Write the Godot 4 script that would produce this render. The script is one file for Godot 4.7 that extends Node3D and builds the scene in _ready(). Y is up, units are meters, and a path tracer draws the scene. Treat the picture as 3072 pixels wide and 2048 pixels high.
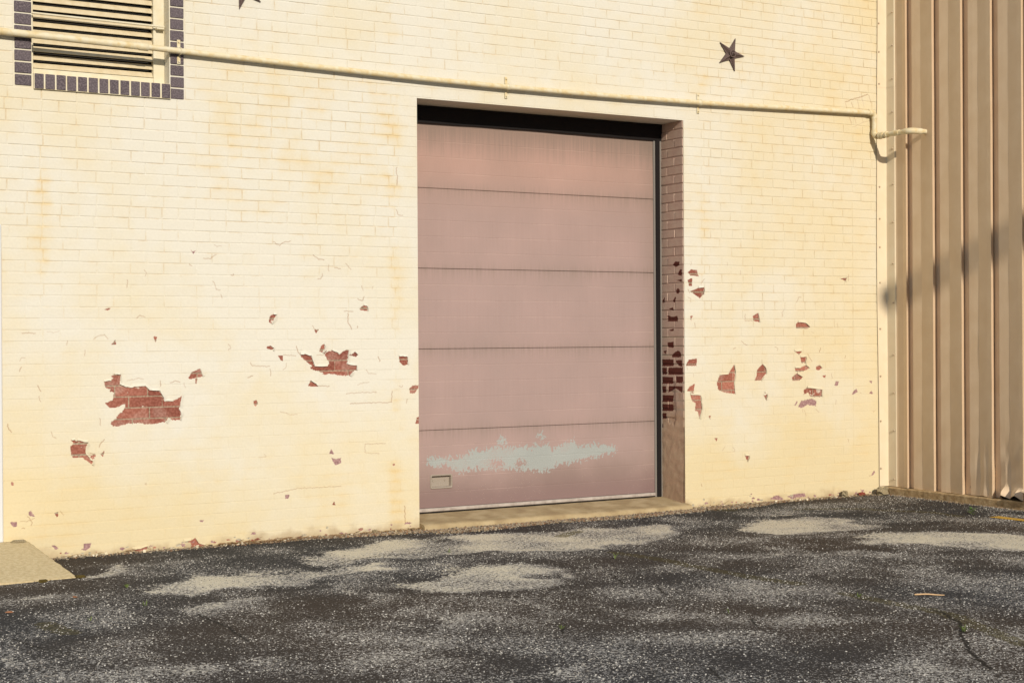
extends Node3D

# A cream painted brick wall with a faded sectional door, a louvred vent, a pipe, two anchor stars,
# a ribbed metal building on the right and worn asphalt in front. Wall face at z = 0, +z towards the street, metres.

const PITCH := 0.0705            # height of one brick course
const BRICK := 0.2145            # length of one stretcher and its joint
const HEADERS := [22, 30, 39, 48, 56, 64, 72]
const TX := -3.0                 # wall texture: left edge, top edge, metres per texel
const TY := 4.28
const TS := 0.0037
const TW := 2048
const TH := 1190
const GX := -3.7                 # ground texture
const GZ := -0.3
const GS := 0.0041
const GW := 2048
const GH := 1460

var M := {}
var rng := RandomNumberGenerator.new()
var peel_mask := PackedByteArray()
var peel_shapes := []
var crack_mask := PackedByteArray()
var joint_rows := []
var jag := FastNoiseLite.new()
var jag2 := FastNoiseLite.new()
var jamb_mask := PackedByteArray()
var worn_mask := PackedFloat32Array()
var gline := PackedByteArray()
var gmoss := PackedByteArray()
var share_map := PackedByteArray()
var building: Node3D
var metal: Node3D

# ------------------------------------------------------------------ helpers
func lin(r: float, g: float, b: float) -> Color:
	return Color(r, g, b).linear_to_srgb()

func mat(c: Color, rough := 0.8, metallic := 0.0, spec := 0.5) -> StandardMaterial3D:
	var m := StandardMaterial3D.new()
	m.albedo_color = c
	m.roughness = rough
	m.metallic = metallic
	m.metallic_specular = spec
	return m

func noise(seed_: int, freq: float, oct := 4) -> FastNoiseLite:
	var n := FastNoiseLite.new()
	n.seed = seed_
	n.noise_type = FastNoiseLite.TYPE_SIMPLEX
	n.frequency = freq
	n.fractal_type = FastNoiseLite.FRACTAL_FBM if oct > 1 else FastNoiseLite.FRACTAL_NONE
	n.fractal_octaves = oct
	return n

func nbytes(n: FastNoiseLite, w: int, h: int, shrink := 1) -> PackedByteArray:
	var im := n.get_image(w / shrink, h / shrink)
	if shrink > 1:
		im.resize(w, h, Image.INTERPOLATE_CUBIC)
	im.convert(Image.FORMAT_L8)
	return im.get_data()

func tex_rgb(b: PackedByteArray, w: int, h: int) -> ImageTexture:
	return ImageTexture.create_from_image(Image.create_from_data(w, h, false, Image.FORMAT_RGB8, b))

func tex_l(b: PackedByteArray, w: int, h: int) -> ImageTexture:
	return ImageTexture.create_from_image(Image.create_from_data(w, h, false, Image.FORMAT_L8, b))

func st_new() -> SurfaceTool:
	var st := SurfaceTool.new()
	st.begin(Mesh.PRIMITIVE_TRIANGLES)
	st.set_smooth_group(-1)
	return st

func done(st: SurfaceTool) -> ArrayMesh:
	st.generate_normals()
	return st.commit()

# corners counter-clockwise as seen from outside; Godot wants them clockwise
func quad(st: SurfaceTool, a: Vector3, b: Vector3, c: Vector3, d: Vector3) -> void:
	for p in [a, c, b, a, d, c]:
		st.add_vertex(p)

func wuv(p: Vector3) -> Vector2:
	return Vector2((p.x - TX) / (TW * TS), (TY - p.y) / (TH * TS))

func quad_w(st: SurfaceTool, a: Vector3, b: Vector3, c: Vector3, d: Vector3) -> void:
	for p in [a, c, b, a, d, c]:
		st.set_uv(wuv(p))
		st.add_vertex(p)

# uv is a function of position given by an origin and two axes
func quad_uv(st: SurfaceTool, pts: Array, uvs: Array) -> void:
	for k in [0, 2, 1, 0, 3, 2]:
		st.set_uv(uvs[k])
		st.add_vertex(pts[k])

# chamfered box: lo, hi corners, chamfer b
func add_box(st: SurfaceTool, lo: Vector3, hi: Vector3, b := 0.0, t := Transform3D()) -> void:
	var c := (lo + hi) / 2.0
	var h := (hi - lo) / 2.0
	b = minf(b, minf(h.x, minf(h.y, h.z)) * 0.9)
	var face := {}
	for axis in 3:
		for s in [-1.0, 1.0]:
			var u := (axis + 1) % 3
			var v := (axis + 2) % 3
			var ring := []
			for k in [[-1, -1], [1, -1], [1, 1], [-1, 1]]:
				var p := Vector3()
				p[axis] = s * h[axis]
				p[u] = k[0] * (h[u] - b)
				p[v] = k[1] * (h[v] - b)
				ring.append(t * (c + p))
			face[[axis, s]] = ring
			if s > 0:
				quad(st, ring[0], ring[1], ring[2], ring[3])
			else:
				quad(st, ring[3], ring[2], ring[1], ring[0])
	if b <= 0.0:
		return
	for axis in 3:               # twelve edge chamfers, each along one axis
		var u := (axis + 1) % 3
		var v := (axis + 2) % 3
		for su in [-1.0, 1.0]:
			for sv in [-1.0, 1.0]:
				var q := []
				for e in [[-1, 0], [1, 0], [1, 1], [-1, 1]]:
					var p := Vector3()
					p[axis] = e[0] * (h[axis] - b)
					p[u] = su * (h[u] - (b if e[1] == 1 else 0.0))
					p[v] = sv * (h[v] - (0.0 if e[1] == 1 else b))
					q.append(t * (c + p))
				if su * sv > 0:
					quad(st, q[3], q[2], q[1], q[0])
				else:
					quad(st, q[0], q[1], q[2], q[3])
	for sx in [-1.0, 1.0]:
		for sy in [-1.0, 1.0]:
			for sz in [-1.0, 1.0]:
				var a := t * (c + Vector3(sx * h.x, sy * (h.y - b), sz * (h.z - b)))
				var d := t * (c + Vector3(sx * (h.x - b), sy * h.y, sz * (h.z - b)))
				var e := t * (c + Vector3(sx * (h.x - b), sy * (h.y - b), sz * h.z))
				var order := [a, e, d] if sx * sy * sz > 0 else [a, d, e]
				for p in order:
					st.add_vertex(p)

# round tube along a path
func add_tube(st: SurfaceTool, path: Array, radii: Array, sides := 12, caps := true) -> void:
	st.set_smooth_group(1)
	var rings := []
	var side := Vector3.UP
	for i in path.size():
		var dir: Vector3 = (path[mini(i + 1, path.size() - 1)] - path[maxi(i - 1, 0)]).normalized()
		if absf(dir.dot(side)) > 0.95:
			side = Vector3.RIGHT if absf(dir.x) < 0.9 else Vector3.BACK
		side = (side - dir * side.dot(dir)).normalized()
		var up := dir.cross(side)
		var ring := []
		for k in sides:
			var a := TAU * k / sides
			ring.append(path[i] + (side * cos(a) + up * sin(a)) * radii[mini(i, radii.size() - 1)])
		rings.append(ring)
	for i in rings.size() - 1:
		for k in sides:
			var n := (k + 1) % sides
			quad(st, rings[i][k], rings[i][n], rings[i + 1][n], rings[i + 1][k])
	st.set_smooth_group(-1)
	if caps:
		for e in [0, rings.size() - 1]:
			for k in sides:
				var n := (k + 1) % sides
				var tri := [path[e], rings[e][k], rings[e][n]] if e == 0 else [path[e], rings[e][n], rings[e][k]]
				for p in [tri[0], tri[1], tri[2]]:
					st.add_vertex(p)

func obj(called: String, mesh: Mesh, m: Material, parent: Node = null) -> MeshInstance3D:
	var o := MeshInstance3D.new()
	o.name = called
	o.mesh = mesh
	if m:
		o.material_override = m
	(parent if parent else self).add_child(o, true)
	return o

func tag(o: Node, label: String, category: String, group := "", kind := "") -> void:
	if label:
		o.set_meta("label", label)
	if category:
		o.set_meta("category", category)
	if group:
		o.set_meta("group", group)
	if kind:
		o.set_meta("kind", kind)

func thing(called: String, label: String, category: String, at := Vector3.ZERO, group := "") -> Node3D:
	var o := Node3D.new()
	o.name = called
	add_child(o, true)
	o.position = at
	tag(o, label, category, group)
	return o

# ------------------------------------------------------------------ marks taken down from the wall and the ground (millimetres)
func poly_of(a: Array) -> PackedVector2Array:
	var p := PackedVector2Array()
	for k in a.size() / 2:
		p.append(Vector2(a[2 * k], a[2 * k + 1]) / 1000.0)
	return p

func bounds(p: PackedVector2Array) -> Rect2:
	var r := Rect2(p[0], Vector2.ZERO)
	for q in p:
		r = r.expand(q)
	return r

func peel(kind: int, a: Array) -> void:
	var p := poly_of(a)
	if kind == 1:
		peel_shapes.append(p)
	var r := bounds(p).grow(0.02)
	var edge := 0.006 if r.size.x > 0.2 else 0.003
	for j in range(maxi(0, int((TY - r.end.y) / TS)), mini(TH, int((TY - r.position.y) / TS) + 1)):
		for i in range(maxi(0, int((r.position.x - TX) / TS)), mini(TW, int((r.end.x - TX) / TS) + 1)):
			var x := TX + (i + 0.5) * TS
			var y := TY - (j + 0.5) * TS
			var q := Vector2(x + edge * jag.get_noise_2d(x, y), y + edge * jag2.get_noise_2d(x, y))
			if Geometry2D.is_point_in_polygon(q, p):
				peel_mask[j * TW + i] = kind

func stroke(mask: PackedByteArray, w: int, h: int, p: PackedVector2Array, ox: float, oy: float, sx: float, sy: float, rad: float, wob: float, strength: float) -> void:
	for k in p.size() - 1:
		var n := int(p[k].distance_to(p[k + 1]) / absf(sx) * 2.0) + 1
		for s in n:
			var q := p[k].lerp(p[k + 1], float(s) / n)
			q += Vector2(jag.get_noise_2d(q.x * 0.6, q.y * 0.6), jag2.get_noise_2d(q.x * 0.6, q.y * 0.6)) * wob
			var ci := (q.x - ox) / sx
			var cj := (q.y - oy) / sy
			var e := int(ceil(rad)) + 1
			for j in range(maxi(0, int(cj) - e), mini(h, int(cj) + e + 1)):
				for i in range(maxi(0, int(ci) - e), mini(w, int(ci) + e + 1)):
					var d := Vector2(i + 0.5 - ci, j + 0.5 - cj).length()
					var v := int(255.0 * strength * clampf(rad + 0.5 - d, 0.0, 1.0))
					if v > mask[j * w + i]:
						mask[j * w + i] = v

func crack(a: Array) -> void:
	stroke(crack_mask, TW, TH, poly_of(a), TX, TY, TS, -TS, 0.25 + 0.35 * rng.randf(), 0.006, 0.45 + 0.45 * rng.randf())

func jamb_peel(a: Array) -> void:
	var p := poly_of(a)
	for j in 1024:
		var y := 3.06 - (j + 0.5) * 0.003
		for i in 112:
			var z := 0.006 - (i + 0.5) * 0.003
			var q := Vector2(z + 0.004 * jag.get_noise_2d(z, y), y + 0.004 * jag2.get_noise_2d(z, y))
			if Geometry2D.is_point_in_polygon(q, p):
				jamb_mask[j * 112 + i] = 255

func worn(strength: float, a: Array) -> void:
	var p := poly_of(a)
	var r := bounds(p).grow(0.05)
	var w := GW / 8
	for j in range(maxi(0, int((r.position.y - GZ) / GS / 8)), mini(GH / 8, int((r.end.y - GZ) / GS / 8) + 1)):
		for i in range(maxi(0, int((r.position.x - GX) / GS / 8)), mini(w, int((r.end.x - GX) / GS / 8) + 1)):
			var q := Vector2(GX + (i + 0.5) * GS * 8, GZ + (j + 0.5) * GS * 8)
			if Geometry2D.is_point_in_polygon(q, p):
				worn_mask[j * w + i] = maxf(worn_mask[j * w + i], strength)

func ground_line(width: float, what: int, a: Array) -> void:
	stroke(gline if what == 1 else gmoss, GW, GH, poly_of(a), GX, GZ, GS, GS, width, 0.02 if what == 1 else 0.04, 1.0 if what == 1 else 0.8)

func peel_patches() -> void:
	peel(1, [-2139,1131,-2102,1130,-2110,1069,-2074,1050,-2041,1046,-2008,1052,-1947,1055,-1919,1028,-1852,1020,-1827,968,-1823,953,-1770,952,-1725,969,-1706,990,-1714,950,-1725,899,-1714,862,-1722,829,-1771,830,-1794,846,-1816,821,-1899,809,-1943,810,-1980,819,-2061,818,-2126,802,-2163,811,-2166,833,-2133,853,-2122,874,-2097,888,-2075,924,-2075,945,-2118,925,-2169,919,-2205,949,-2151,969,-2147,1016,-2172,1023,-2168,1038,-2201,1049,-2208,1085,-2164,1092,-2150,1106,-2164,1117])
	peel(1, [-2413,727,-2392,730,-2388,716,-2378,726,-2335,713,-2310,710,-2325,674,-2325,638,-2304,616,-2300,601,-2279,589,-2290,572,-2311,591,-2332,603,-2343,617,-2400,616,-2415,631,-2419,688,-2399,705])
	peel(1, [-2290,629,-2261,632,-2265,617,-2283,615])
	peel(1, [-2234,634,-2208,650,-2217,613])
	peel(1, [-1663,1100,-1640,1133,-1586,1158,-1567,1106,-1617,1097,-1656,1090])
	peel(1, [-1617,1092,-1601,1094,-1614,1055])
	peel(1, [-2159,1316,-2134,1349,-2132,1316])
	peel(1, [-1891,1365,-1866,1367,-1871,1340,-1880,1331])
	peel(1, [-1220,937,-1200,944,-1188,921,-1208,902,-1222,922])
	peel(1, [-2778,488,-2760,485,-2765,465,-2777,469])
	peel(1, [-887,1239,-858,1243,-809,1231,-788,1161,-692,1160,-675,1179,-708,1233,-700,1253,-658,1266,-615,1248,-607,1236,-573,1259,-534,1271,-548,1173,-475,1160,-475,1129,-506,1121,-527,1094,-591,1093,-675,1109,-709,1102,-730,1106,-717,1113,-755,1126,-793,1134,-817,1150,-801,1161,-842,1193,-875,1216])
	peel(1, [-750,1261,-737,1296,-716,1313,-711,1280,-729,1253])
	peel(1, [-1127,1293,-1103,1302,-1077,1287,-1087,1274,-1119,1278])
	peel(1, [-1048,1235,-1013,1235,-1013,1196,-1035,1213])
	peel(1, [-833,1029,-814,1065,-775,1041,-762,1024,-802,1023])
	peel(1, [-152,1219,-125,1223,-87,1214,-86,1162,-121,1155,-148,1183])
	peel(1, [-71,994,-46,1014,0,1015,-6,993,-33,960,-69,960])
	peel(1, [-28,748,-17,788,5,798,5,745])
	peel(1, [-524,1230,-487,1253,-464,1235,-479,1221])
	peel(2, [-685,565,-666,599,-646,561])
	peel(2, [-668,539,-637,528,-597,533,-595,499,-638,487,-654,513])
	peel(2, [-1004,306,-970,305,-980,282,-1000,281])
	peel(1, [-662,220,-648,240,-638,215])
	peel(1, [-1111,1459,-1102,1498,-1081,1510,-1055,1506,-1077,1475,-1094,1449])
	peel(1, [-451,1549,-421,1574,-390,1566,-392,1533,-442,1537])
	peel(1, [-784,1406,-754,1409,-774,1380])
	peel(1, [-2203,1539,-2162,1547,-2183,1529])
	peel(2, [-1645,1926,-1627,1912,-1609,1921,-1623,1897])
	peel(1, [2330,1117,2361,1163,2441,1173,2435,1115])
	peel(1, [2340,920,2365,953,2418,976,2406,910])
	peel(1, [2373,892,2471,885,2478,829,2484,775,2458,706,2447,758,2419,766,2425,826,2392,838])
	peel(1, [2634,977,2665,1037,2751,1049,2809,1119,2817,1038,2805,975,2816,886,2733,897,2653,917])
	peel(1, [3040,1071,3096,1118,3134,1088,3137,1042,3108,1022,3084,990,3016,987,3037,1025])
	peel(1, [2551,721,2571,720,2567,691])
	peel(1, [2608,543,2638,542,2628,519])
	peel(1, [2912,394,2959,392,2938,345])
	peel(1, [3119,890,3145,880,3136,829])
	peel(1, [2355,1844,2388,1867,2444,1863,2461,1814,2377,1822])
	peel(1, [2354,1786,2399,1800,2395,1737,2365,1739])
	peel(1, [2374,1696,2460,1724,2513,1731,2507,1675,2471,1644,2409,1679])
	peel(1, [2377,1502,2401,1511,2383,1465])
	peel(1, [3002,1505,3054,1531,3068,1456,3008,1467])
	peel(1, [3430,1224,3455,1216,3516,1220,3485,1189])
	peel(1, [3499,1169,3561,1173,3546,1122,3509,1123])
	peel(1, [3439,1083,3496,1082,3558,1104,3591,1076,3521,1052,3445,1053])
	peel(1, [3408,1007,3459,1038,3520,1007,3490,979,3414,981])
	peel(1, [3667,1089,3701,1100,3732,1079,3700,1060,3669,1064])
	peel(1, [3731,1013,3773,1019,3765,993])
	peel(1, [3536,903,3569,919,3727,901,3726,842,3606,843,3581,879,3532,864])
	peel(2, [3470,763,3501,810,3618,828,3670,806,3661,767,3568,780,3519,754])
	peel(2, [3866,932,3882,964,3916,963,3900,926])
	peel(2, [4079,881,4111,897,4126,871,4057,845])
	peel(2, [4257,856,4280,880,4299,849])
	peel(2, [4252,961,4289,961,4283,937])
	peel(2, [3433,782,3458,813,3466,802,3439,771])
	peel(1, [3112,867,3147,877,3132,834])
	peel(2, [4272,164,4307,206,4318,188,4290,163])
	peel(2, [3165,29,3210,49,3258,54,3310,24,3294,14])
	peel(2, [3352,41,3440,57,3541,55,3547,27,3391,24])
	peel(1, [4143,4,4241,13,4237,-11])
	peel(1, [3454,1441,3475,1457,3548,1452,3600,1417,3573,1401,3453,1406])
	peel(1, [3936,1819,4011,1827,3989,1800])
	peel(2, [-2343,79,-2293,80,-2304,51,-2333,37,-2359,46,-2340,53])
	peel(2, [-2536,83,-2522,86,-2493,62,-2516,58])
	peel(1, [-1701,46,-1655,50,-1625,64,-1602,31,-1556,12,-1602,0,-1652,7,-1655,38])
	peel(1, [-2038,22,-1986,23,-1941,36,-1936,18,-2000,4])
	peel(2, [-2677,296,-2662,304,-2637,268,-2666,273])
	peel(1, [-2519,281,-2500,290,-2495,262,-2507,259])
	peel(2, [-2787,244,-2745,244,-2747,212,-2769,217])
	peel(2, [-1599,174,-1565,177,-1576,161])
func paint_cracks() -> void:
	crack([-2066,1090,-2022,1095,-1993,1103,-1956,1097])
	crack([-1785,1069,-1747,1082,-1717,1072])
	crack([-1694,1066,-1683,1036])
	crack([-2612,1071,-2602,1044,-2598,1032])
	crack([-2607,1005,-2602,965])
	crack([-2797,840,-2788,812,-2771,789])
	crack([-2535,781,-2525,753,-2502,743])
	crack([-2243,676,-2228,705,-2210,725])
	crack([-2300,638,-2265,634])
	crack([-2236,856,-2233,810])
	crack([-1846,1082,-1845,1045])
	crack([-2721,1225,-2714,1239,-2690,1242])
	crack([-2725,1159,-2711,1186])
	crack([-2328,1248,-2324,1288])
	crack([-2274,1351,-2238,1373,-2202,1376,-2181,1354])
	crack([-2440,1317,-2430,1345])
	crack([-1241,1190,-1228,1169,-1168,1167,-1104,1163])
	crack([-1104,1147,-1098,1101])
	crack([-1015,1134,-989,1160,-990,1187])
	crack([-916,1297,-906,1259,-887,1239])
	crack([-1014,1237,-920,1234])
	crack([-771,1234,-717,1237])
	crack([-760,1029,-676,1023])
	crack([-402,1132,-387,1104,-329,1099])
	crack([-468,1028,-429,1040,-381,1044])
	crack([-313,1217,-297,1191,-306,1181])
	crack([-153,1016,-133,1003,-122,1019])
	crack([-96,891,-87,926])
	crack([-1033,863,-960,838,-910,840])
	crack([-554,970,-489,974,-325,975])
	crack([-524,903,-212,902,-207,981])
	crack([-415,561,-306,550])
	crack([-416,561,-416,620,-258,619])
	crack([-1188,565,-1136,566,-1148,586])
	crack([-1090,320,-1004,331,-914,345,-596,343])
	crack([-160,2535,-165,2503,-155,2464,-159,2408])
	crack([-167,2240,-149,2201,-114,2197])
	crack([-791,1910,-754,1882,-708,1879])
	crack([-677,1848,-681,1817,-672,1802])
	crack([-552,1859,-514,1814])
	crack([-434,1708,-422,1674])
	crack([-350,1705,-352,1685])
	crack([-537,1516,-537,1456,-508,1405])
	crack([-567,1534,-496,1529])
	crack([-463,1615,-429,1605,-414,1635])
	crack([-799,1433,-781,1406])
	crack([-1074,1989,-1033,1967,-1001,1991,-952,1998])
	crack([-759,1750,-734,1747,-723,1786])
	crack([-633,1826,-590,1819])
	crack([-1494,1725,-1482,1706,-1471,1669,-1444,1668])
	crack([-2059,1677,-2053,1728])
	crack([-1558,1869,-1512,1870,-1473,1897])
	crack([-1484,1960,-1465,1949,-1434,1954])
	crack([-1947,1791,-1933,1766,-1944,1751])
	crack([-1651,1833,-1635,1819])
	crack([-1369,1764,-1353,1764,-1357,1775])
	crack([-1998,1482,-1979,1502,-1942,1488])
	crack([-1440,1639,-1436,1613])
	crack([-2562,1400,-2520,1393,-2478,1402])
	crack([-2706,1390,-2624,1391])
	crack([2386,1929,2388,1896])
	crack([2746,1927,2746,1900])
	crack([2354,1714,2376,1683])
	crack([2351,1652,2381,1638,2384,1607])
	crack([2419,1451,2424,1415])
	crack([2923,1519,2922,1469,2998,1467])
	crack([2878,1834,2881,1866])
	crack([2483,1756,2517,1797])
	crack([2886,1307,2909,1284,2944,1274])
	crack([2344,1109,2344,1083])
	crack([2799,1248,2828,1253])
	crack([2405,1055,2407,1028])
	crack([2689,442,2712,473])
	crack([2793,465,2816,432,2799,428])
	crack([2474,191,2483,168])
	crack([3091,1153,3096,1116])
	crack([3577,1194,3608,1151,3626,1132])
	crack([3832,1030,3844,987])
	crack([3881,810,3883,772])
	crack([3519,744,3521,721])
	crack([3537,734,3558,689])
	crack([3661,740,3698,711])
	crack([3985,1156,3991,1180])
	crack([3701,1207,3717,1245])
	crack([4012,481,4024,456])
	crack([4248,162,4274,161])
	crack([4028,1852,4028,1799])
	crack([3461,1618,3482,1656,3513,1661])
	crack([3299,1529,3333,1562])
	crack([3305,1524,3307,1497])
	crack([3898,1450,3908,1412])
	crack([3616,1375,3644,1370])
	crack([-2680,272,-2656,239,-2660,215])
	crack([-2724,247,-2683,241,-2639,262])
	crack([-2718,203,-2697,202])
	crack([-2486,295,-2465,269])
	crack([-111,52,-115,180])
func jamb_patches() -> void:
	jamb_peel([-141,1906,-99,1934,-53,1927,-58,1902,-99,1889])
	jamb_peel([-83,1828,-50,1867,-25,1866,-26,1816])
	jamb_peel([-92,1784,-26,1791,-26,1771])
	jamb_peel([-101,1704,-76,1723,-51,1708,-68,1678,-98,1684])
	jamb_peel([-278,1633,-244,1658,-253,1623,-273,1608])
	jamb_peel([-144,1620,-110,1659,-102,1649,-119,1610])
	jamb_peel([-194,1561,-144,1575,-133,1550])
	jamb_peel([-212,1513,-153,1498,-86,1507,-79,1462,-212,1465])
	jamb_peel([-188,1397,-137,1407,-137,1389,-188,1389])
	jamb_peel([-214,1297,-135,1304,-139,1257,-214,1262])
	jamb_peel([-270,1231,-231,1233,-248,1201])
	jamb_peel([-164,1197,-106,1227,-81,1234,-59,1232,-40,1212,-43,1183,-148,1182])
	jamb_peel([-317,1164,-140,1164,-140,1112,-317,1111])
	jamb_peel([-115,1157,-29,1163,-29,1111,-74,1117])
	jamb_peel([-326,1099,-227,1098,-228,1046,-327,1046])
	jamb_peel([-211,1100,-21,1103,-22,1047,-211,1045])
	jamb_peel([-327,1025,-144,1026,-145,974,-327,970])
	jamb_peel([-107,1032,-20,1034,-20,982,-100,982])
	jamb_peel([-324,952,-239,952,-240,901,-325,899])
	jamb_peel([-212,954,-21,957,-21,907,-108,940,-212,902])
	jamb_peel([-321,880,-139,883,-151,832,-322,825])
	jamb_peel([-322,808,-143,813,-143,761,-323,754])
	jamb_peel([-295,736,-236,741,-233,697,-292,694])
	jamb_peel([-324,654,-279,654,-276,624,-321,620])
func worn_patches() -> void:
	worn(1.0, [-2400,1498,-2174,1250,-1946,1259,-1647,1309,-1264,1183,-925,1246,-701,1547,-918,1588,-1146,1486,-1578,1633,-1751,1722,-2007,1749,-2253,1716])
	worn(1.0, [-1187,2211,-916,1920,-502,1675,-205,1711,-304,2100,-396,2391,-692,2528,-973,2448,-1131,2372])
	worn(0.95, [-1313,995,-1090,727,-668,555,-118,431,366,396,983,629,1613,708,1436,1139,772,1492,316,1412,-96,1285,-479,1123,-832,1145,-1171,1166])
	worn(1.0, [2271,908,2631,780,2826,1106,2728,1553,2472,1691,2017,1664,1849,1451])
	worn(1.0, [2085,2103,2549,1868,2900,2014,3301,2442,3321,2774,2827,3180,2701,2960,2519,2664,2280,2324])
	worn(1.0, [-2607,862,-2527,772,-2428,690,-2402,450,-2311,478,-2320,685,-2469,909])
	worn(0.5, [1489,1884,1684,2353,1929,2733,1633,2866,1350,2425])
	worn(0.5, [-1064,3151,-740,2743,-754,3024,-960,3320])
	worn(0.5, [-2509,2181,-2218,2034,-1951,2088,-2114,2324,-2399,2355])
	worn(0.6, [-2989,1331,-2833,1259,-2828,1482,-2987,1544])
	worn(0.45, [-1546,2228,-1278,2153,-1384,2450,-1548,2518])
	worn(0.5, [-3460,2931,-3289,2899,-3286,3002,-3488,3063])
	worn(0.45, [-2770,3439,-2596,3358,-2606,3616,-2740,3675])
	worn(0.5, [-1627,4302,-1423,4285,-1511,4514,-1647,4483])
	worn(0.4, [-1519,3116,-1277,3068,-1386,3297,-1567,3371])
	worn(0.4, [-378,4122,-199,4143,-400,4330])
func ground_cracks() -> void:
	ground_line(1.6, 1, [680,4154,674,4224,598,4338,568,4418,465,4544,315,4668,226,4785,110,4902,0,5066,-81,5200])
	ground_line(1.0, 1, [-1207,1174,-998,1070,-759,992,-520,975,-362,989])
	ground_line(1.2, 1, [20,2338,-35,2486,-114,2665])
	ground_line(1.2, 1, [-22,2854,-113,3047])
	ground_line(1.0, 1, [-3293,2416,-3248,2662,-3180,2911])
	ground_line(1.0, 1, [-2937,3480,-2909,3604])
	ground_line(1.2, 1, [-1073,3543,-1151,3679])
	ground_line(1.2, 1, [-202,3851,-291,3990])
	ground_line(1.0, 1, [-1017,4576,-1113,4763])
	ground_line(1, 1, [-1952,2639,-1870,2942])
	ground_line(1.2, 1, [-2398,2304,-2377,2670,-2417,3058])
	ground_line(9, 2, [513,1645,580,1976,574,2444,624,2977,687,3179])
	ground_line(9, 2, [678,3552,676,3934,662,4278,542,4612,418,4931])
	ground_line(9, 2, [3022,520,3478,768,3706,1237,3682,1524])
	ground_line(9, 2, [1509,-218,1980,-226,2568,272])
	ground_line(9, 2, [-3090,2120,-3045,2436])
	ground_line(9, 2, [657,795,856,696])
func primer_patches() -> void:
	primer(1, [199,457,227,476,387,473,434,463,521,484,569,507,617,526,656,512,734,521,826,534,905,527,1076,524,1101,501,1126,544,1187,528,1259,534,1269,494,1331,500,1341,522,1414,540,1477,560,1508,519,1560,504,1677,530,1698,511,1794,498,1870,486,1869,441,1751,438,1687,414,1602,413,1538,403,1475,388,1392,379,1309,379,1299,340,1227,335,1196,323,1125,344,1004,355,924,367,825,368,704,365,655,380,539,374,472,352,453,374,415,388,368,416,292,411,226,431])
	primer(1, [1137,595,1178,628,1223,600,1218,579,1147,586])
	primer(1, [793,566,826,603,878,595,872,562,826,543])
	primer(0, [944,396,974,425,1024,427,1060,399,1044,383,974,382])
	primer(0, [733,398,763,431,825,436,862,422,842,393])
func arch_joints() -> void:
	crack([4003,3278,4025,3234])
	crack([4070,3294,4093,3247])
	crack([4136,3326,4160,3241])
	crack([4181,3375,4215,3256])
	crack([4267,3365,4294,3299])
	crack([4048,3167,4069,3114])
	crack([4102,3174,4123,3118])
	crack([4184,3190,4202,3134])
	crack([4083,3085,4202,3134,4312,3162])
	crack([4000,3289,4103,3326,4176,3345,4258,3375])
	crack([4376,4097,4381,4029,4371,3960,4376,3858])
# ------------------------------------------------------------------ brick layout
# the bricks of one course: [left, right, is_header]
func course(r: int) -> Array:
	var y := r * PITCH + PITCH / 2.0
	var spans := []
	var left := -4.4
	if y < 2.07:
		left = -2.826
	var header := HEADERS.has(r)
	var g := RandomNumberGenerator.new()
	g.seed = 100 + r
	var seam := -2.585 + g.randf_range(-0.012, 0.012)
	spans.append([left, seam, 1])
	var from := seam
	if y > 2.885 and y < 4.03:
		spans.clear()
		spans.append([left, -2.747, 1])
		from = -1.672
	if y < 3.03:
		var q := -0.165 + (0.012 if r % 2 == 0 else -0.02) + g.randf_range(-0.008, 0.008)
		spans.append([from, q, 0])
		spans.append([q, 0.0, 2])
		var q2 := 2.505 + (0.014 if r % 2 == 0 else -0.012)
		spans.append([2.32, q2, 2])
		from = q2
	if y < 2.42:
		spans.append([from, 4.075, 0])
		spans.append([4.075, 4.36, 2])
	else:
		spans.append([from, 4.37, 0])
	var out := []
	for s in spans:
		var step := BRICK / 2.0 if header and s[2] != 2 else BRICK
		var x: float = s[0]
		if s[2] == 2:
			out.append([s[0], s[1], false])
			continue
		var grid := floorf((x + (r % 2) * BRICK / 2.0) / step) * step - (r % 2) * BRICK / 2.0 + step + g.randf_range(-0.012, 0.012)
		if grid - x < 0.045:
			grid += step
		while grid < s[1] - 0.045:
			out.append([x, grid, header])
			x = grid
			grid += step + g.randf_range(-0.003, 0.003)
		out.append([x, s[1], header])
	return out

# how far bricks stand out of their joints there (metres): the foot of the wall is thick with paint, the top crisp
func proud(x: float, y: float) -> float:
	var k := lerpf(0.0003, 0.0017, smoothstep(0.9, 2.4, y))
	k *= 1.0 - 0.6 * smoothstep(0.25, 0.0, absf(x - 1.15) - 1.1) * smoothstep(0.5, 0.1, absf(y - 3.22))
	if x > 2.4:
		k = maxf(k, lerpf(0.0005, 0.0020, smoothstep(0.7, 1.7, y)))
	if x > -0.165 and x < 2.5 and y < 3.25:
		k *= 0.6
	return k * (0.8 + 0.5 * jag.get_noise_2d(x * 0.02, y * 0.02))

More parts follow.
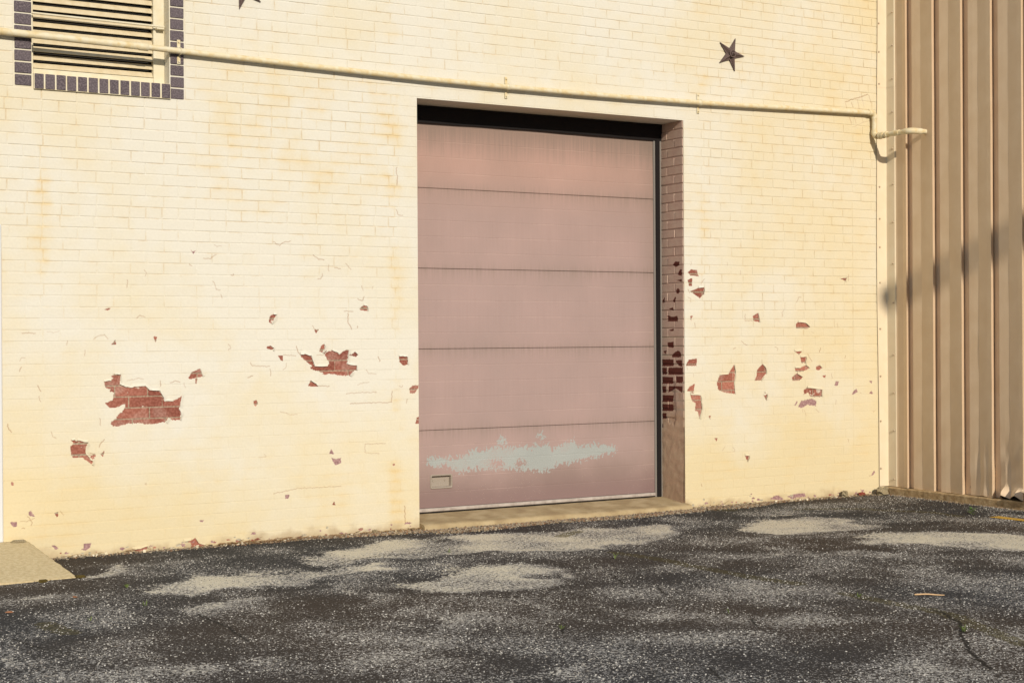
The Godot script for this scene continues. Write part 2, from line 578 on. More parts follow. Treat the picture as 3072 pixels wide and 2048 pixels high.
func brick_shape(st: SurfaceTool, x0: float, x1: float, y0: float, y1: float, g: RandomNumberGenerator, base := -0.006) -> void:
	var f := proud((x0 + x1) / 2.0, (y0 + y1) / 2.0)
	var z := base + 0.0006 + f + g.randf_range(-0.0002, 0.0003 + f * 0.3)
	var b := 0.0028
	var w := 0.0012
	var outer := []
	var inner := []
	var root := []
	var tilt := g.randf_range(-0.0005, 0.0005)
	var roll := g.randf_range(-0.0005, 0.0006)
	for k in [[x0, y0, 1, 1], [x1, y0, -1, 1], [x1, y1, -1, -1], [x0, y1, 1, -1]]:
		var px: float = k[0] + k[2] * 0.0027 + g.randf_range(-w, w)
		var py: float = k[1] + k[3] * 0.0027 + g.randf_range(-w, w)
		var dz: float = -k[2] * tilt - k[3] * roll
		root.append(Vector3(px, py, base - 0.004))
		outer.append(Vector3(px, py, z - minf(0.0022, f * 0.6) + dz))
		inner.append(Vector3(px + k[2] * b, py + k[3] * b, z + dz))
	quad_w(st, inner[0], inner[1], inner[2], inner[3])
	for k in 4:
		var n := (k + 1) % 4
		quad_w(st, outer[k], outer[n], inner[n], inner[k])
		quad_w(st, root[k], root[n], outer[n], outer[k])

# ------------------------------------------------------------------ textures
func joint_map() -> void:
	for r in 63:
		var row := PackedByteArray()
		row.resize(TW)
		for b in course(r):
			for e in [b[0], b[1]]:
				var c: float = (e - TX) / TS
				for i in range(maxi(0, int(c) - 3), mini(TW, int(c) + 4)):
					row[i] = maxi(row[i], int(255.0 * clampf(1.3 - absf(i + 0.5 - c) * 0.85, 0.0, 1.0)))
		joint_rows.append(row)

func wall_material() -> StandardMaterial3D:
	peel_mask.resize(TW * TH)
	crack_mask.resize(TW * TH)
	jag.seed = 5
	jag.frequency = 60.0
	jag.fractal_octaves = 4
	jag2.seed = 9
	jag2.frequency = 60.0
	jag2.fractal_octaves = 4
	joint_map()
	peel_patches()
	paint_cracks()
	arch_joints()
	# small chips and short cracks, thickest in the band where the paint is failing
	var g := RandomNumberGenerator.new()
	g.seed = 31
	for k in 60:
		var x := g.randf_range(-2.7, 4.3)
		var y := g.randf_range(0.15, 2.2)
		if x > -0.15 and x < 2.4:
			continue
		var want := exp(-pow((y - 1.15) / 0.45, 2.0))
		if g.randf() > want + 0.08:
			continue
		if x > 3.2:
			x += 0.0
		elif g.randf() < 0.35:
			continue
		if g.randf() < 0.16:
			var s := g.randf_range(4.0, 11.0)
			var a := []
			for v in 6:
				var t := TAU * v / 6.0
				a.append(x * 1000.0 + cos(t) * s * g.randf_range(0.5, 1.3))
				a.append(y * 1000.0 + sin(t) * s * g.randf_range(0.4, 1.2))
			peel(1 if g.randf() < 0.6 else 2, a)
		else:
			var l := g.randf_range(15.0, 50.0)
			var t := g.randf() * TAU
			var bend := g.randf_range(-1.2, 1.2)
			crack([x * 1000.0, y * 1000.0, x * 1000.0 + cos(t) * l * 0.5, y * 1000.0 + sin(t) * l * 0.5, x * 1000.0 + cos(t + bend) * l, y * 1000.0 + sin(t + bend) * l])
	for k in 150:               # chips and old paint along the foot of the wall
		var x := g.randf_range(-2.5, 4.3)
		if x > -0.02 and x < 2.36:
			continue
		var a := []
		var s := g.randf_range(4.0, 16.0)
		var y := 0.015 + absf(g.randfn(0.0, 0.022))
		for v in 7:
			var t := TAU * v / 7.0
			a.append(x * 1000.0 + cos(t) * s * g.randf_range(0.7, 1.8))
			a.append(y * 1000.0 + sin(t) * s * g.randf_range(0.3, 0.9))
		peel(2 if g.randf() < 0.6 else (3 if g.randf() < 0.6 else 1), a)
	var n_low := nbytes(noise(11, 0.012, 4), TW, TH, 4)
	var n_mid := nbytes(noise(12, 0.02, 5), TW, TH, 1)
	var n_och := nbytes(noise(13, 0.03, 4), TW, TH, 4)
	var n_fine := nbytes(noise(14, 0.16, 3), TW, TH, 1)
	var n_vert := noise(15, 0.02, 3)
	var vert := PackedFloat32Array()
	for i in TW:
		vert.append(n_vert.get_noise_1d(i * 1.0))
	var rgb := PackedByteArray()
	rgb.resize(TW * TH * 3)
	var hgt := PackedByteArray()
	hgt.resize(TW * TH)
	for j in TH:
		var y := TY - (j + 0.5) * TS
		var r := clampi(int(floor(y / PITCH)), 0, 62)
		var fy := fposmod(y, PITCH)
		var hj := clampf(1.15 - (minf(fy, PITCH - fy) - 0.0008) / 0.0034, 0.0, 1.0)
		var row: PackedByteArray = joint_rows[r]
		var foot := smoothstep(0.95, 0.12, y)
		var crisp_l := smoothstep(0.9, 2.3, y)
		var crisp_r := smoothstep(0.6, 1.7, y)
		var below_pipe := 0.75 * smoothstep(1.9, 2.5, y) * smoothstep(3.2, 3.1, y)
		var seam_y := smoothstep(1.5, 1.9, y) * smoothstep(2.75, 2.35, y)
		for i in TW:
			var k := j * TW + i
			var x := TX + (i + 0.5) * TS
			var crisp := crisp_l if x < 2.4 else crisp_r
			var low := n_low[k] / 255.0 - 0.5
			var mid := n_mid[k] / 255.0 - 0.5
			var fine := n_fine[k] / 255.0 - 0.5
			var joint := maxf(hj, row[i] / 255.0)
			if (x > -0.165 and x < 0.0 and y < 3.25) or (x > -0.165 and x < 2.5 and y > 3.02 and y < 3.2):
				joint *= 0.45
			# bleached to yellowed paint
			var t := 0.12 + 0.9 * foot + 0.75 * clampf((x - 1.7) / 2.6, 0.0, 1.0) + low * 0.95 + mid * 0.25
			if x < -1.9:
				t += 0.3 * (-1.9 - x)
			t = clampf(t, 0.0, 1.25)
			var cr := 209.0 - 1.0 * t
			var cg := 205.0 - 9.0 * t
			var cb := 192.0 - 27.0 * t
			# ochre dirt that has washed down and settled at the joints
			var area := 0.10 + 0.55 * below_pipe * smoothstep(-1.9, -1.3, x) * smoothstep(0.1, -0.3, x)
			area += 0.8 * seam_y * exp(-pow((x + 2.57) / 0.06, 2.0))
			area += 0.42 * exp(-pow((x + 0.175) / 0.06, 2.0)) + 0.42 * exp(-pow((x - 2.52) / 0.07, 2.0)) * smoothstep(0.9, 1.6, y)
			area += 0.25 * foot + 0.2 * smoothstep(2.4, 2.9, x) * smoothstep(2.3, 2.9, y)
			var och := clampf((n_och[k] / 255.0 - 0.45) * 1.9 + area * 0.8 - 0.34 + vert[i] * 0.05, 0.0, 1.0) * clampf(area * 1.5, 0.0, 1.0) * (0.45 + 0.75 * clampf(minf(fy, PITCH - fy) * -45.0 + 1.0 + mid, 0.0, 1.0))
			och += joint * clampf(0.55 * (n_mid[k] / 255.0 - 0.42) + area * 0.35, 0.0, 0.5) * (0.26 + 0.74 * crisp)
			och = clampf(och, 0.0, 1.0)
			cr = lerpf(cr, 206.0, och * 0.62)
			cg = lerpf(cg, 178.0, och * 0.62)
			cb = lerpf(cb, 124.0, och * 0.62)
			var br := joint * crisp * clampf((n_mid[k] / 255.0 - 0.50) * 2.6, 0.0, 1.0) * 0.16
			cr = lerpf(cr, 140.0, br)
			cg = lerpf(cg, 100.0, br)
			cb = lerpf(cb, 66.0, br)
			var dirt := smoothstep(0.075, 0.0, y + mid * 0.08 + low * 0.05) * 0.55
			cr = lerpf(cr, 158.0, dirt)
			cg = lerpf(cg, 136.0, dirt)
			cb = lerpf(cb, 104.0, dirt)
			var h := 150.0 + fine * 18.0 + mid * 34.0 - joint * (8.0 + 18.0 * crisp)
			var p := peel_mask[k]
			if p > 0:
				h = 82.0 + fine * 40.0
				if p == 1:
					var bid := int(floor((x + (r % 2) * BRICK / 2.0) / BRICK)) * 131 + r * 37
					var tone := fposmod(sin(float(bid) * 12.9898) * 437.585, 1.0)
					if joint > 0.5 or minf(fy, PITCH - fy) < 0.0048:
						cr = 152.0 + fine * 50.0 + low * 20.0
						cg = 136.0 + fine * 45.0 + low * 20.0
						cb = 116.0 + fine * 40.0 + low * 20.0
						h -= 30.0
					else:
						var haze := clampf((n_mid[k] / 255.0 - 0.50) * 3.2, 0.0, 1.0) * 0.42
						cr = lerpf(130.0 + 26.0 * tone + low * 40.0, 172.0, haze) + fine * 34.0
						cg = lerpf(76.0 + 24.0 * tone + low * 34.0, 146.0, haze) + fine * 34.0
						cb = lerpf(62.0 + 22.0 * tone + low * 26.0, 134.0, haze) + fine * 34.0
						if n_och[k] > 196 and haze > 0.1:
							cr = 196.0
							cg = 182.0
							cb = 168.0
				elif p == 2:
					cr = 152.0 + fine * 50.0
					cg = 120.0 + fine * 50.0
					cb = 118.0 + fine * 45.0
				else:
					cr = 168.0 + fine * 60.0
					cg = 160.0 + fine * 55.0
					cb = 140.0 + fine * 50.0
			else:
				var c := crack_mask[k] / 255.0
				if c > 0.0:
					cr = lerpf(cr, 128.0, c * 0.8)
					cg = lerpf(cg, 88.0, c * 0.8)
					cb = lerpf(cb, 62.0, c * 0.8)
					h -= 60.0 * c
			rgb[k * 3] = clampi(int(cr + fine * 5.0), 0, 255)
			rgb[k * 3 + 1] = clampi(int(cg + fine * 5.0), 0, 255)
			rgb[k * 3 + 2] = clampi(int(cb + fine * 5.0), 0, 255)
			hgt[k] = clampi(int(h), 0, 255)
	var m := mat(Color.WHITE, 0.78, 0.0, 0.35)
	m.albedo_texture = tex_rgb(rgb, TW, TH)
	m.texture_repeat = false
	m.heightmap_enabled = true
	m.heightmap_texture = tex_l(hgt, TW, TH)
	m.heightmap_scale = 0.55
	return m

var primer_mask := PackedByteArray()
func primer(v: int, a: Array) -> void:
	var p := poly_of(a)
	var r := bounds(p).grow(0.03)
	for j in range(maxi(0, int((3.0 - r.end.y) / 0.0023)), mini(1280, int((3.0 - r.position.y) / 0.0023) + 1)):
		for i in range(maxi(0, int((r.position.x + 0.02) / 0.0023)), mini(1024, int((r.end.x + 0.02) / 0.0023) + 1)):
			var x := -0.02 + (i + 0.5) * 0.0023
			var y := 3.0 - (j + 0.5) * 0.0023
			var q := Vector2(x + 0.03 * jag.get_noise_2d(x * 0.5, y * 0.6), y + 0.055 * jag2.get_noise_2d(x * 0.62, y * 0.4))
			if Geometry2D.is_point_in_polygon(q, p):
				primer_mask[j * 1024 + i] = v

const SECTIONS := [0.112, 0.676, 1.266, 1.85, 2.432, 3.0]
func door_material() -> StandardMaterial3D:
	var w := 1024
	var h := 1280
	primer_mask.resize(w * h)
	primer_patches()
	var n_low := nbytes(noise(21, 0.012, 4), w, h, 4)
	var nv := noise(22, 0.09, 4)
	var streak := nv.get_image(w, 40)
	streak.resize(w, h, Image.INTERPOLATE_CUBIC)
	streak.convert(Image.FORMAT_L8)
	var n_str := streak.get_data()
	var n_fine := nbytes(noise(23, 0.25, 2), w, h, 1)
	var rgb := PackedByteArray()
	rgb.resize(w * h * 3)
	var hgt := PackedByteArray()
	hgt.resize(w * h)
	for j in h:
		var y := 3.0 - (j + 0.5) * 0.0023
		var above := 9.0
		var under := 9.0
		for s in SECTIONS:
			if s < 2.9 and s > 0.2:
				if y >= s:
					above = minf(above, y - s)
				else:
					under = minf(under, s - y)
		var rib := 0.0
		for s in 5:
			for e in 4:
				var yy: float = SECTIONS[s] + (SECTIONS[s + 1] - SECTIONS[s]) * (e + 1) / 5.0
				rib = maxf(rib, clampf(1.3 - absf(y - yy) / 0.0023, 0.0, 1.0))
		for i in w:
			var k := j * w + i
			var x := -0.02 + (i + 0.5) * 0.0023
			var low := n_low[k] / 255.0 - 0.5
			var st := n_str[k] / 255.0 - 0.5
			var fine := n_fine[k] / 255.0 - 0.5
			# faded mauve: pinker high up, greyer where it is grimy
			var peach := smoothstep(2.2, 2.65, y) * 0.75 + smoothstep(1.6, 2.3, y) * 0.25
			var cr := lerpf(158.0, 167.0, peach) + low * 9.0 + st * 3.0
			var cg := lerpf(136.0, 137.0, peach) + low * 6.0 + st * 3.5
			var cb := lerpf(131.0, 126.0, peach) + low * 6.0 + st * 3.5
			var grime := 0.5 * exp(-above / (0.02 + 0.03 * (st + 0.5))) * (0.5 + st)
			grime += 0.6 * exp(-under / (0.02 + 0.05 * (st + 0.5))) * (0.5 + st)
			grime += 0.75 * smoothstep(2.62, 2.93, y + st * 0.12)
			grime += 0.85 * smoothstep(0.5, 0.12, y + low * 0.12)
			grime += 0.35 * smoothstep(2.05, 2.26, x) + 0.15 * smoothstep(1.5, 2.1, x) * smoothstep(1.9, 2.6, y)
			grime = clampf(grime, 0.0, 1.0)
			var bottom := smoothstep(0.5, 0.1, y)
			cr = lerpf(cr, lerpf(124.0, 122.0, bottom), grime)
			cg = lerpf(cg, lerpf(108.0, 100.0, bottom), grime)
			cb = lerpf(cb, lerpf(98.0, 98.0, bottom), grime)
			# a little pale chalk along the pressed lines
			var chalk := rib * clampf(0.1 + low + st * 0.5, 0.0, 0.3)
			cr = lerpf(cr, 196.0, chalk)
			cg = lerpf(cg, 172.0, chalk)
			cb = lerpf(cb, 160.0, chalk)
			var hh := 150.0 + fine * 4.0 + low * 24.0 + st * 3.0
			if primer_mask[k] == 1 and not (rib < 0.2 and fine + low * 0.9 > 0.46):
				cr = 154.0 + fine * 20.0 + low * 10.0
				cg = 158.0 + fine * 20.0 + low * 10.0
				cb = 155.0 + fine * 20.0 + low * 10.0
				hh -= 30.0
			if y < 0.32 and fine > 0.44 and low > -0.1:
				cr = 190.0
				cg = 178.0
				cb = 168.0
			rgb[k * 3] = clampi(int(cr + fine * 4.0), 0, 255)
			rgb[k * 3 + 1] = clampi(int(cg + fine * 4.0), 0, 255)
			rgb[k * 3 + 2] = clampi(int(cb + fine * 4.0), 0, 255)
			hgt[k] = clampi(int(hh), 0, 255)
	var m := mat(Color.WHITE, 0.62, 0.0, 0.4)
	m.albedo_texture = tex_rgb(rgb, w, h)
	m.heightmap_enabled = true
	m.heightmap_texture = tex_l(hgt, w, h)
	m.heightmap_scale = 0.35
	return m

func jamb_material() -> StandardMaterial3D:
	var w := 112
	var h := 1024
	jamb_mask.resize(w * h)
	jamb_patches()
	var n_low := nbytes(noise(31, 0.03, 4), w, h, 1)
	var n_fine := nbytes(noise(32, 0.2, 3), w, h, 1)
	var rgb := PackedByteArray()
	rgb.resize(w * h * 3)
	var hgt := PackedByteArray()
	hgt.resize(w * h)
	for j in h:
		var y := 3.06 - (j + 0.5) * 0.003
		var fy := fposmod(y, PITCH)
		var mortar := clampf(1.5 - (minf(fy, PITCH - fy) - 0.002) / 0.005, 0.0, 1.0)
		for i in w:
			var k := j * w + i
			var low := n_low[k] / 255.0 - 0.5
			var fine := n_fine[k] / 255.0 - 0.5
			var cr := 188.0 + low * 8.0
			var cg := 163.0 + low * 14.0
			var cb := 146.0 + low * 12.0
			var hh := 150.0 + fine * 36.0 + low * 12.0
			var foot := smoothstep(1.0, 0.6, y + low * 0.3)
			cr -= 2.0 * foot
			cg -= 4.0 * foot
			cb -= 14.0 * foot
			if jamb_mask[k] > 0:
				cr = 88.0 + fine * 24.0
				cg = 40.0 + fine * 16.0
				cb = 29.0 + fine * 14.0
				hh -= 60.0
			elif y < 1.35 and y > 0.72 and mortar > 0.5:
				cr = 178.0 + fine * 30.0
				cg = 160.0 + fine * 28.0
				cb = 140.0 + fine * 26.0
			rgb[k * 3] = clampi(int(cr + fine * 10.0), 0, 255)
			rgb[k * 3 + 1] = clampi(int(cg + fine * 10.0), 0, 255)
			rgb[k * 3 + 2] = clampi(int(cb + fine * 10.0), 0, 255)
			hgt[k] = clampi(int(hh), 0, 255)
	var m := mat(Color.WHITE, 0.7, 0.0, 0.4)
	m.albedo_texture = tex_rgb(rgb, w, h)
	m.heightmap_enabled = true
	m.heightmap_texture = tex_l(hgt, w, h)
	m.heightmap_scale = 0.6
	return m

func asphalt_material() -> StandardMaterial3D:
	worn_mask.resize((GW / 8) * (GH / 8))
	gline.resize(GW * GH)
	gmoss.resize(GW * GH)
	worn_patches()
	ground_cracks()
	var wi := Image.create_from_data(GW / 8, GH / 8, false, Image.FORMAT_RF, worn_mask.to_byte_array())
	wi.resize(GW / 16, GH / 16, Image.INTERPOLATE_BILINEAR)
	wi.resize(GW, GH, Image.INTERPOLATE_CUBIC)
	var worn_soft := wi.get_data().to_float32_array()
	var a := noise(41, 0.018, 4)
	a.domain_warp_enabled = true
	a.domain_warp_amplitude = 40.0
	a.domain_warp_frequency = 0.01
	var n_a := nbytes(a, GW, GH, 4)
	var bn := noise(42, 0.005, 6)
	bn.domain_warp_enabled = true
	bn.domain_warp_amplitude = 70.0
	bn.domain_warp_frequency = 0.006
	var n_b := nbytes(bn, GW, GH, 1)
	share_map.resize((GW / 4) * (GH / 4))
	var n_c := nbytes(noise(43, 0.12, 3), GW, GH, 1)
	var g := noise(44, 0.36, 2)
	var n_d := nbytes(g, GW, GH, 1)
	var n_e := nbytes(noise(45, 0.008, 3), GW, GH, 8)
	var rgb := PackedByteArray()
	rgb.resize(GW * GH * 3)
	var g2 := RandomNumberGenerator.new()
	g2.seed = 404
	var hgt := PackedByteArray()
	hgt.resize(GW * GH)
	for j in GH:
		var z := GZ + (j + 0.5) * GS
		for i in GW:
			var k := j * GW + i
			var na := n_a[k] / 255.0 - 0.5
			var nb := n_b[k] / 255.0 - 0.5
			var nc := n_c[k] / 255.0 - 0.5
			var nd := n_d[k] / 255.0 - 0.5
			var ne := n_e[k] / 255.0 - 0.5
			# share of worn, pale stone showing through the old black sealer
			var soft := clampf(worn_soft[clampi(j + int(nb * 100.0 + nc * 30.0), 0, GH - 1) * GW + clampi(i + int(na * 110.0 + nc * 30.0), 0, GW - 1)], 0.0, 1.1)
			var share := 0.12 + 0.80 * soft + na * 0.34 + nb * 0.88 + 0.10 * smoothstep(2.2, 3.4, z) - 0.22 * smoothstep(0.5, 0.1, z)
			if i % 4 == 0 and j % 4 == 0:
				share_map[(j / 4) * (GW / 4) + i / 4] = clampi(int(share * 200.0 + 40.0), 0, 255)
			var v := share + nc * 1.2 + nd * 1.3 + (g2.randf() - 0.5) * 0.36
			var pale := smoothstep(0.44, 0.58, v)
			var film := clampf((share + nc * 0.7 + nd * 0.5 - 0.64) * 2.0, 0.0, 1.0)      # fine dust lying on the palest places
			var warm := clampf(0.5 + ne * 1.8, 0.0, 1.0)
			var shade := g2.randf()
			var dr := lerpf(48.0, 58.0, warm) + nd * 30.0 + shade * 8.0
			var dg := lerpf(47.0, 50.0, warm) + nd * 28.0 + shade * 8.0
			var db := lerpf(47.0, 43.0, warm) + nd * 26.0 + shade * 8.0
			var lr := lerpf(162.0 + shade * 42.0, 188.0 + shade * 20.0, film)
			var lg := lerpf(157.0 + shade * 42.0, 179.0 + shade * 20.0, film)
			var lb := lerpf(149.0 + shade * 42.0, 157.0 + shade * 20.0, film)
			var q := clampf(pale * 0.82 + film * 0.46, 0.0, 1.0)
			var cr := lerpf(dr, lr, q)
			var cg := lerpf(dg, lg, q)
			var cb := lerpf(db, lb, q)
			var ms := clampf(gmoss[k] / 255.0 * clampf(0.75 + nc * 1.6, 0.0, 1.0), 0.0, 1.0) * 0.75
			cr = lerpf(cr, 74.0, ms)
			cg = lerpf(cg, 66.0, ms)
			cb = lerpf(cb, 34.0, ms)
			var ln := gline[k] / 255.0
			cr = lerpf(cr, 34.0, ln * 0.8)
			cg = lerpf(cg, 31.0, ln * 0.8)
			cb = lerpf(cb, 27.0, ln * 0.8)
			rgb[k * 3] = clampi(int(cr), 0, 255)
			rgb[k * 3 + 1] = clampi(int(cg), 0, 255)
			rgb[k * 3 + 2] = clampi(int(cb), 0, 255)
			hgt[k] = clampi(int(120.0 + nd * 60.0 + nc * 90.0 * (1.0 - film * 0.7) + (shade - 0.5) * 40.0 * (1.0 - film * 0.6) - ln * 110.0), 0, 255)
	var m := mat(Color.WHITE, 0.92, 0.0, 0.25)
	m.albedo_texture = tex_rgb(rgb, GW, GH)
	m.heightmap_enabled = true
	m.heightmap_texture = tex_l(hgt, GW, GH)
	m.heightmap_scale = 0.4
	return m

# plain material whose colour wanders between tones with a world-space noise, with a little relief
func mottled(seed_: int, tones: Array, scale: float, rough: float, relief := 0.0, freq := 0.02) -> StandardMaterial3D:
	var n := NoiseTexture2D.new()
	n.width = 512
	n.height = 512
	n.seamless = true
	n.noise = noise(seed_, freq, 5)
	var ramp := Gradient.new()
	ramp.offsets = PackedFloat32Array([0.15, 0.5, 0.85])
	ramp.colors = PackedColorArray(tones)
	n.color_ramp = ramp
	var m := mat(Color.WHITE, rough, 0.0, 0.35)
	m.albedo_texture = n
	m.uv1_triplanar = true
	m.uv1_world_triplanar = true
	m.uv1_scale = Vector3.ONE * scale
	if relief > 0.0:
		var b := NoiseTexture2D.new()
		b.width = 512
		b.height = 512
		b.seamless = true
		b.noise = noise(seed_ + 1, 0.08, 4)
		m.heightmap_enabled = true
		m.heightmap_texture = b
		m.heightmap_scale = relief
	return m
# ------------------------------------------------------------------ the brick building
func build_wall() -> void:
	var open := [[-3.75, -2.826, -0.3, 2.05], [-2.637, -1.775, 2.975, 3.95], [0.0, 2.32, -0.3, 3.025]]
	var xs := [-4.4, -3.75, -2.826, -2.637, -1.775, 0.0, 2.32, 4.46]
	var ys := [-0.3, 2.05, 2.975, 3.025, 3.95, 5.6]
	var solid := func(i: int, j: int) -> bool:
		if i < 0 or j < 0 or i > 6 or j > 4:
			return false
		var c := Vector2((xs[i] + xs[i + 1]) / 2.0, (ys[j] + ys[j + 1]) / 2.0)
		for o in open:
			if c.x > o[0] and c.x < o[1] and c.y > o[2] and c.y < o[3]:
				return false
		return true
	var st := st_new()
	var zf := -0.006
	var zb := -0.36
	for i in 7:
		for j in 5:
			if not solid.call(i, j):
				continue
			var x0: float = xs[i]
			var x1: float = xs[i + 1]
			var y0: float = ys[j]
			var y1: float = ys[j + 1]
			quad_w(st, Vector3(x0, y0, zf), Vector3(x1, y0, zf), Vector3(x1, y1, zf), Vector3(x0, y1, zf))
			quad_w(st, Vector3(x1, y0, zb), Vector3(x0, y0, zb), Vector3(x0, y1, zb), Vector3(x1, y1, zb))
			if not solid.call(i - 1, j):
				quad_w(st, Vector3(x0, y0, zb), Vector3(x0, y0, zf), Vector3(x0, y1, zf), Vector3(x0, y1, zb))
			if not solid.call(i + 1, j):
				quad_w(st, Vector3(x1, y0, zf), Vector3(x1, y0, zb), Vector3(x1, y1, zb), Vector3(x1, y1, zf))
			if not solid.call(i, j - 1):
				quad_w(st, Vector3(x0, y0, zb), Vector3(x1, y0, zb), Vector3(x1, y0, zf), Vector3(x0, y0, zf))
			if not solid.call(i, j + 1):
				quad_w(st, Vector3(x0, y1, zf), Vector3(x1, y1, zf), Vector3(x1, y1, zb), Vector3(x0, y1, zb))
	var wall := obj("wall", done(st), M.wall, building)
	# the bricks: the nearest three hundred singly, the rest as one piece of brickwork
	var all := []
	for r in range(0, 79):
		for b in course(r):
			if b[1] - b[0] > 0.03:
				all.append([b[0], b[1], r * PITCH, (r + 1) * PITCH])
	all.sort_custom(func(p, q): return p[0] < q[0])
	var g := RandomNumberGenerator.new()
	g.seed = 77
	var rest := st_new()
	var single := 0
	for b in all:
		var near: bool = b[2] > 0.0 and b[3] < 3.6 and b[0] > -2.9 and single < 300
		var s := st_new() if near else rest
		brick_shape(s, b[0], b[1], b[2], b[3], g)
		if near:
			single += 1
			obj("brick", done(s), M.wall, wall)
	var w := obj("brickwork", done(rest), M.wall, wall)
	w.set_meta("kind", "stuff")
	# a skin of paint over the lintel edge, then the arrises of the door opening
	var sh := st_new()
	add_box(sh, Vector3(-4.4, -0.3, -4.6), Vector3(-4.3, 5.6, -0.36))
	add_box(sh, Vector3(-4.4, -0.3, -4.7), Vector3(4.46, 5.6, -4.6))
	add_box(sh, Vector3(4.36, -0.3, -4.6), Vector3(4.46, 5.6, -0.36))
	obj("side_walls", done(sh), M.wall_plain, building)
	var rf := st_new()
	add_box(rf, Vector3(-4.45, 5.6, -4.75), Vector3(4.5, 5.75, 0.06), 0.01)
	obj("roof", done(rf), M.dark, building)
	var fl := st_new()
	add_box(fl, Vector3(-4.3, -0.3, -4.6), Vector3(4.36, 0.02, -0.36))
	obj("floor_slab", done(fl), M.concrete, building)

func build_jamb() -> void:
	# right reveal of the door opening: mauve paint over brick, flaking, parged smooth lower down
	var st := st_new()
	var X := 2.316
	var uvf := func(z: float, y: float) -> Vector2: return Vector2((0.006 - z) / 0.336, (3.06 - y) / 3.072)
	quad_uv(st, [Vector3(X, 0.02, -0.3), Vector3(X, 0.02, -0.004), Vector3(X, 3.02, -0.004), Vector3(X, 3.02, -0.3)], [uvf.call(-0.3, 0.02), uvf.call(-0.004, 0.02), uvf.call(-0.004, 3.02), uvf.call(-0.3, 3.02)])
	var jamb := obj("jamb", done(st), M.jamb, building)
	tag(jamb, "mauve painted reveal with dark red bricks showing through", "")
	var g := RandomNumberGenerator.new()
	g.seed = 5
	for r in range(9, 43):
		var y0 := r * PITCH
		var cut := -0.112 if r % 2 == 0 else -0.205
		for e in [[-0.298, cut], [cut, -0.003]]:
			var s := st_new()
			var a := y0 + 0.0042 + g.randf_range(-0.0015, 0.0015)
			var b := y0 + PITCH - 0.0042 + g.randf_range(-0.0015, 0.0015)
			var z0: float = e[0] + 0.0042 + g.randf_range(-0.0015, 0.0015)
			var z1: float = e[1] - 0.0042 + g.randf_range(-0.0015, 0.0015)
			var d := g.randf_range(0.003, 0.0055)
			var lo := []
			var hi := []
			var luv := []
			var huv := []
			for k in [[z0, a, 1, 1], [z1, a, -1, 1], [z1, b, -1, -1], [z0, b, 1, -1]]:
				lo.append(Vector3(X + 0.002, k[1], k[0]))
				hi.append(Vector3(X - d + g.randf_range(-0.0007, 0.0007), k[1] + k[3] * 0.003, k[0] + k[2] * 0.003))
				luv.append(uvf.call(k[0], k[1]))
				huv.append(uvf.call(k[0] + k[2] * 0.003, k[1] + k[3] * 0.003))
			quad_uv(s, hi, huv)
			for k in 4:
				var n := (k + 1) % 4
				quad_uv(s, [lo[k], lo[n], hi[n], hi[k]], [luv[k], luv[n], huv[n], huv[k]])
			obj("jamb_brick", done(s), M.jamb, jamb)
	# lumpy parging at the foot
	var p := st_new()
	var nz := noise(61, 9.0, 4)
	var nz2 := noise(62, 30.0, 3)
	var f := func(i: int, j: int) -> Vector3:
		var z := -0.298 + 0.294 * i / 24.0
		var y := 0.025 + 1.03 * j / 60.0
		var out := 0.0085 + 0.003 * nz.get_noise_2d(z * 0.6, y) + 0.0010 * nz2.get_noise_2d(z * 0.5, y * 1.2)
		out += 0.010 * smoothstep(0.45, 0.05, y) * smoothstep(-0.2, 0.0, z)
		var wob := 0.02 * nz2.get_noise_2d(y * 0.7, z)
		var top := 1.0 + wob if z > -0.118 + wob * 0.6 else 0.66 + wob
		out = lerpf(out, -0.001, smoothstep(top - 0.012, top + 0.02, y))
		return Vector3(X - out, y, z)
	p.set_smooth_group(2)
	for i in 24:
		for j in 60:
			var q := [f.call(i, j), f.call(i + 1, j), f.call(i + 1, j + 1), f.call(i, j + 1)]
			quad_uv(p, q, [uvf.call(q[0].z, q[0].y), uvf.call(q[1].z, q[1].y), uvf.call(q[2].z, q[2].y), uvf.call(q[3].z, q[3].y)])
	obj("parging", done(p), M.jamb, jamb)

